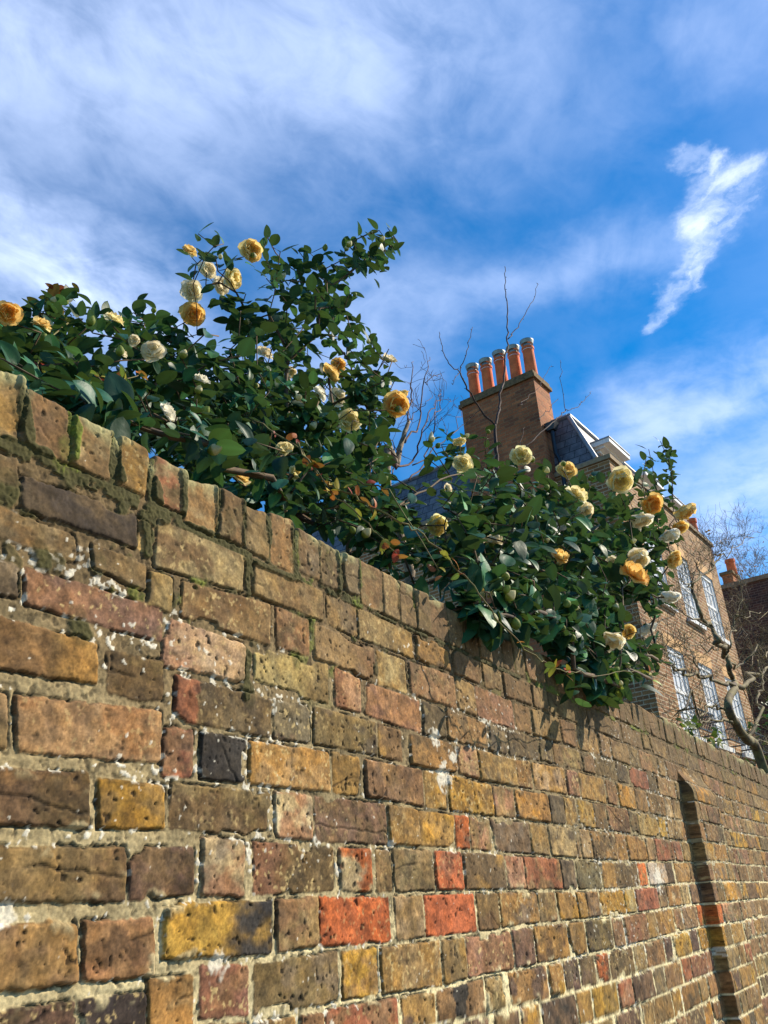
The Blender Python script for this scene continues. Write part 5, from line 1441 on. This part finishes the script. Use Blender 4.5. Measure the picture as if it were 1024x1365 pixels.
def wob(pts, k=5, amt=0.012):
    out_ = []
    P = [np.asarray(p_, float) for p_ in pts]
    for i in range(len(P) - 1):
        p0, p1, p2, p3 = P[max(i - 1, 0)], P[i], P[i + 1], P[min(i + 2, len(P) - 1)]
        for j in range(k):
            t_ = j / k
            out_.append(0.5 * ((2 * p1) + (-p0 + p2) * t_ + (2 * p0 - 5 * p1 + 4 * p2 - p3) * t_ ** 2 + (-p0 + 3 * p1 - 3 * p2 + p3) * t_ ** 3) + (jit(amt * np.linalg.norm(p2 - p1)) if j else 0))
    out_.append(P[-1]); return out_


# young bare sapling in front of the chimney
sp = empty('bare_sapling', (float(on_y(665, 640, 1.45)[0]), 1.45, 0.25)); tag(sp, 'leafless sapling whose forked twigs rise in front of the chimney', 'tree')
Y = 1.45
b = MB()
base = np.array([on_y(665, 640, Y)[0], Y, 0.25])
trunk = wob([base, on_y(668, 700, Y), on_y(664, 640, Y), on_y(661, 592, Y), on_y(660, 566, Y)])
b.tube(trunk, np.linspace(0.016, 0.0075, len(trunk)), 7); child(b.build('trunk', bark_twig, None, True), sp)
b = MB()
for pts, r0, r1 in [([(660, 566, 0), (667, 535, 0), (673, 495, 0.0), (676, 455, .02), (677, 415, .02), (673, 380, .03), (673, 355, .03)], .0075, .002), ([(677, 452, .02), (692, 432, .0), (707, 405, -.03), (717, 378, -.05)], .0035, .0016),
                    ([(660, 566, 0), (640, 545, .05), (622, 515, .08), (613, 496, .1)], .006, .004), ([(613, 496, .1), (598, 484, .1), (590, 465, .12), (586, 444, .14)], .003, .0016), ([(613, 496, .1), (622, 468, .06), (630, 436, .05)], .003, .0016),
                    ([(612, 497, .1), (606, 505, .08), (604, 513, .08)], .002, .0013), ([(697, 597, -.05), (720, 577, -.1), (742, 557, -.12), (754, 548, -.12)], .004, .003), ([(754, 548, -.12), (750, 520, -.12), (747, 480, -.1)], .0024, .0014),
                    ([(754, 548, -.12), (768, 543, -.15), (780, 533, -.15), (788, 522, -.15)], .0024, .0014), ([(664, 640, 0), (690, 605, -.04), (697, 597, -.05)], .005, .004), ([(717, 560, -.05), (730, 548, -.05), (744, 533, -.05)], .003, .0015), ([(690, 540, .1), (715, 520, .1), (727, 500, .1), (735, 487, .1)], .0022, .0012),
                    ([(640, 545, .05), (625, 560, .1), (605, 575, .12)], .002, .0012), ([(700, 612, 0), (694, 590, 0), (699, 570, 0)], .003, .0014)]:
    q = wob([on_y(x, y, Y + dy) for x, y, dy in pts], 6, 0.02); b.tube(q, np.linspace(r0, r1, len(q)), 5)
    for p_ in q[2::3]:
        b.tube([p_, p_ + unit(jit(1) + np.array([0, 0, .8])) * random.uniform(.006, .016)], [0.002, 0.0012], 4)
child(b.build('branches', bark_twig, None, True), sp)

# pale bare shrub between the two camellias
Y = 2.0
bs = empty('bare_shrub', (float(on_y(520, 680, Y)[0]), Y, 0.25)); tag(bs, 'leafless pale-stemmed shrub with upright twigs between the two camellias', 'shrub')
b = MB()
main = wob([np.array([on_y(520, 700, Y)[0], Y, .25]), on_y(516, 660, Y), on_y(528, 620, Y), on_y(534, 595, Y), on_y(545, 562, Y)], 6)
b.tube(main, np.linspace(0.03, 0.011, len(main)), 7); child(b.build('trunk', bark_pale, None, True), bs)
b = MB()
for pts, r0, r1 in [([(545, 562), (548, 530), (549, 505), (551, 482)], .006, .002), ([(540, 590), (560, 560), (563, 520), (567, 500), (573, 476)], .006, .002), ([(528, 625), (550, 615), (562, 580), (575, 545), (588, 525)], .007, .002), ([(562, 580), (575, 560), (582, 540)], .003, .0015),
                    ([(545, 640), (570, 600), (580, 560), (586, 540), (588, 526)], .005, .002), ([(530, 610), (512, 590), (500, 560)], .004, .0018), ([(550, 620), (590, 590), (615, 548)], .004, .0018), ([(567, 510), (580, 500), (589, 500)], .003, .0013), ([(545, 562), (556, 548), (567, 540), (576, 526)], .003, .0014), ([(520, 640), (530, 610), (512, 575)], .004, .002)]:
    q = wob([on_y(x, y, Y + random.uniform(-.1, .1)) for x, y in pts], 5, 0.02); b.tube(q, np.linspace(r0, r1, len(q)), 5)
    twigs(b, q, r1 * 1.3, 4, 0.17, 2, 0.6)
child(b.build('branches', bark_red, None, True), bs)

# gnarled bare tree at the right
Y = 2.1
bt = empty('bare_tree', (float(on_y(1012, 1020, Y)[0]), Y, 0.25)); tag(bt, 'gnarled leafless tree with twisting grey-green limbs in front of the sash windows', 'tree')
b = MB()
bx = on_y(1010, 1010, Y)
q = wob([np.array([bx[0] + .5, Y, .25]), on_y(1016, 1020, Y), on_y(995, 985, Y), on_y(975, 955, Y), on_y(971, 935, Y), on_y(981, 912, Y)], 6, 0.01); b.tube(q, np.linspace(0.075, 0.05, len(q)), 9)
child(b.build('trunk', bark_moss, None, True), bt)
b = MB()
LIMB = [([(981, 912), (972, 892), (968, 872), (958, 855), (950, 838), (935, 820), (928, 800), (923, 785), (926, 775), (945, 760), (955, 748), (965, 738), (985, 728), (1000, 712)], .042, .005), ([(968, 872), (975, 858), (978, 835), (985, 820)], .02, .006), ([(981, 914), (1005, 905), (1030, 880)], .045, .02),
        ([(980, 916), (955, 908), (932, 903), (905, 893), (885, 882), (870, 878), (850, 880)], .026, .006), ([(966, 945), (940, 941), (915, 943), (898, 955)], .018, .005), ([(970, 960), (945, 961), (928, 958)], .016, .005), ([(950, 838), (935, 830), (918, 822), (905, 812), (895, 800)], .016, .004),
        ([(923, 785), (912, 776), (905, 772), (895, 775)], .01, .003), ([(926, 775), (930, 758), (925, 745), (926, 730)], .009, .003), ([(945, 760), (950, 745), (955, 738)], .006, .003), ([(960, 860), (945, 868), (930, 860), (912, 862)], .012, .004), ([(985, 820), (1000, 822), (1024, 815)], .012, .005), ([(978, 835), (990, 800), (985, 775)], .009, .003),
        ([(995, 985), (1010, 960), (1012, 925), (1016, 905), (1010, 880)], .03, .012), ([(972, 962), (990, 975), (1005, 985), (1024, 992)], .016, .01), ([(975, 890), (990, 885), (1005, 872), (1024, 868)], .02, .01), ([(955, 748), (960, 730), (968, 715)], .004, .0018), ([(985, 728), (992, 715), (990, 700)], .004, .0018), ([(905, 893), (896, 880), (880, 868), (862, 865)], .01, .004), ([(940, 905), (925, 880), (905, 862)], .01, .004)]
for pts, r0, r1 in LIMB:
    q = wob([on_y(x, y, Y + random.uniform(-.12, .12)) for x, y in pts], 5, 0.025); q[0] = on_y(*pts[0], Y)
    b.tube(q, np.linspace(r0, r1, len(q)), 7)
    twigs(b, q, max(.004, r1 * 0.9), 24, 0.50, 2, 0.35, 0.0024, 1.1)
child(b.build('limbs', bark_moss, None, True), bt)
for pts in [[(955, 748), (945, 725), (935, 705)], [(985, 728), (1000, 712), (1012, 690)], [(975, 735), (970, 712), (965, 700)], [(990, 722), (985, 700), (988, 680)], [(1000, 712), (1015, 705)], [(950, 752), (950, 735), (940, 720), (932, 700)], [(926, 775), (915, 760), (905, 735), (903, 722)], [(965, 738), (985, 715), (990, 690)]]:
    b = MB(); q = wob([on_y(x, y, Y + random.uniform(-.1, .1)) for x, y in pts], 5, 0.03); b.tube(q, np.linspace(.005, .0022, len(q)), 4); twigs(b, q, .003, 10, 0.30, 2, 0.7, 0.0018, 0.8)
    child(b.build('branch', bark_red, None, True), bt)
L = Leaves()
for x, y in [(941, 709), (972, 720), (957, 722), (1019, 723), (962, 722), (958, 740), (1008, 755), (990, 760)]:
    for _ in range(3): L.add(on_y(x, y, Y) + jit(0.02), jit(1), jit(1), 0.055, s2l((150, 80, 46)))
child(L.build('dead_leaves', thin_leaf_m, None), bt)

# second bare tree farther off
Y = 3.4
bt2 = empty('bare_tree', (float(on_y(1050, 900, Y)[0]), Y, 0.25)); tag(bt2, 'tangle of pale leafless branches against the dark end wall at the far right', 'tree')
b = MB(); bx = on_y(1045, 960, Y)
q = wob([np.array([bx[0], Y, .25]), bx, on_y(1030, 880, Y), on_y(1010, 830, Y)], 6, .02); b.tube(q, np.linspace(.06, .03, len(q)), 8); child(b.build('trunk', bark_pale, None, True), bt2)
b = MB()
for pts, r0, r1 in [([(1010, 830), (1000, 800), (985, 790), (975, 800)], .05, .01), ([(1010, 830), (1020, 790), (1030, 760)], .04, .01), ([(1030, 880), (1005, 870), (985, 880), (972, 870)], .05, .01), ([(1010, 830), (990, 840), (975, 832), (968, 815)], .04, .01), ([(1005, 800), (1000, 770), (985, 755)], .03, .008), ([(1020, 790), (1040, 770), (1060, 740)], .03, .008), ([(1030, 880), (1010, 900), (990, 930)], .03, .01), ([(1025, 850), (1005, 845), (990, 855), (975, 850)], .03, .01), ([(1005, 790), (1008, 765), (1018, 745)], .02, .006), ([(1000, 800), (985, 770), (992, 745)], .02, .006)]:
    q = wob([on_y(x, y, Y + random.uniform(-.4, .4)) for x, y in pts], 5, .04); b.tube(q, np.linspace(r0 * .32, r1 * .5, len(q)), 6); twigs(b, q, .006, 22, 0.75, 3, 0.4, 0.0045, 1.1)
child(b.build('limbs', bark_pale, None, True), bt2)

# dark evergreen behind the wall at far right
ev = empty('evergreen_shrub', (float(on_y(1045, 1000, 2.6)[0]), 2.6, 0.25)); tag(ev, 'dark ivy-leaved evergreen behind the far right end of the wall', 'shrub')
tips = [on_y(x, y, random.uniform(2.2, 3.0)) for x, y in sample_poly([(1008, 940), (1030, 900), (1100, 880), (1120, 1010), (1040, 1020), (1000, 1005)], 90, 6)]
pl = Plant(np.array([on_y(1045, 1000, 2.6)[0], 2.6, .25]), [[on_y(1045, 990, 2.6)]]); ends = pl.grow(tips); L = Leaves()
for e in ends: spray(L, pl.nodes[e], jit(1) + np.array([0, -.5, .5]), 9, 0.11, [g * .8 for g in GREENS], 0.25, 0.2)
child(pl.mesh('stems', bark_mid, None, 5), ev); child(L.build('foliage', leaf_m, None), ev)
# small weeds and ferny growth along the coping by the railings
for k_, (x, y, lab) in enumerate([(918, 965, 'small bright green seedling below the nearer lower sash window'), (953, 980, 'small green seedling beside the iron railing at the coping')]):
    p0 = on_y(x, y + 22, 1.35); wd = empty('seedling', (p0[0], p0[1], 0.25)); tag(wd, lab, 'plant')
    b = MB(); b.tube([(p0[0], p0[1], 0.25), (p0[0] + .02, p0[1], 1.2), p0, on_y(x, y, 1.35)], [.006, .004, .003, .0015], 5); child(b.build('stem', bark_green, None), wd)
    L = Leaves()
    for _ in range(26): L.add(on_y(x + random.gauss(0, 5), y + random.gauss(0, 7), 1.35 + random.gauss(0, .03)), jit(1), unit(jit(.5) + np.array([0, -.5, .6])), 0.06, random.choice(YGREEN) * .6)
    child(L.build('leaves', thin_leaf_m, None), wd)
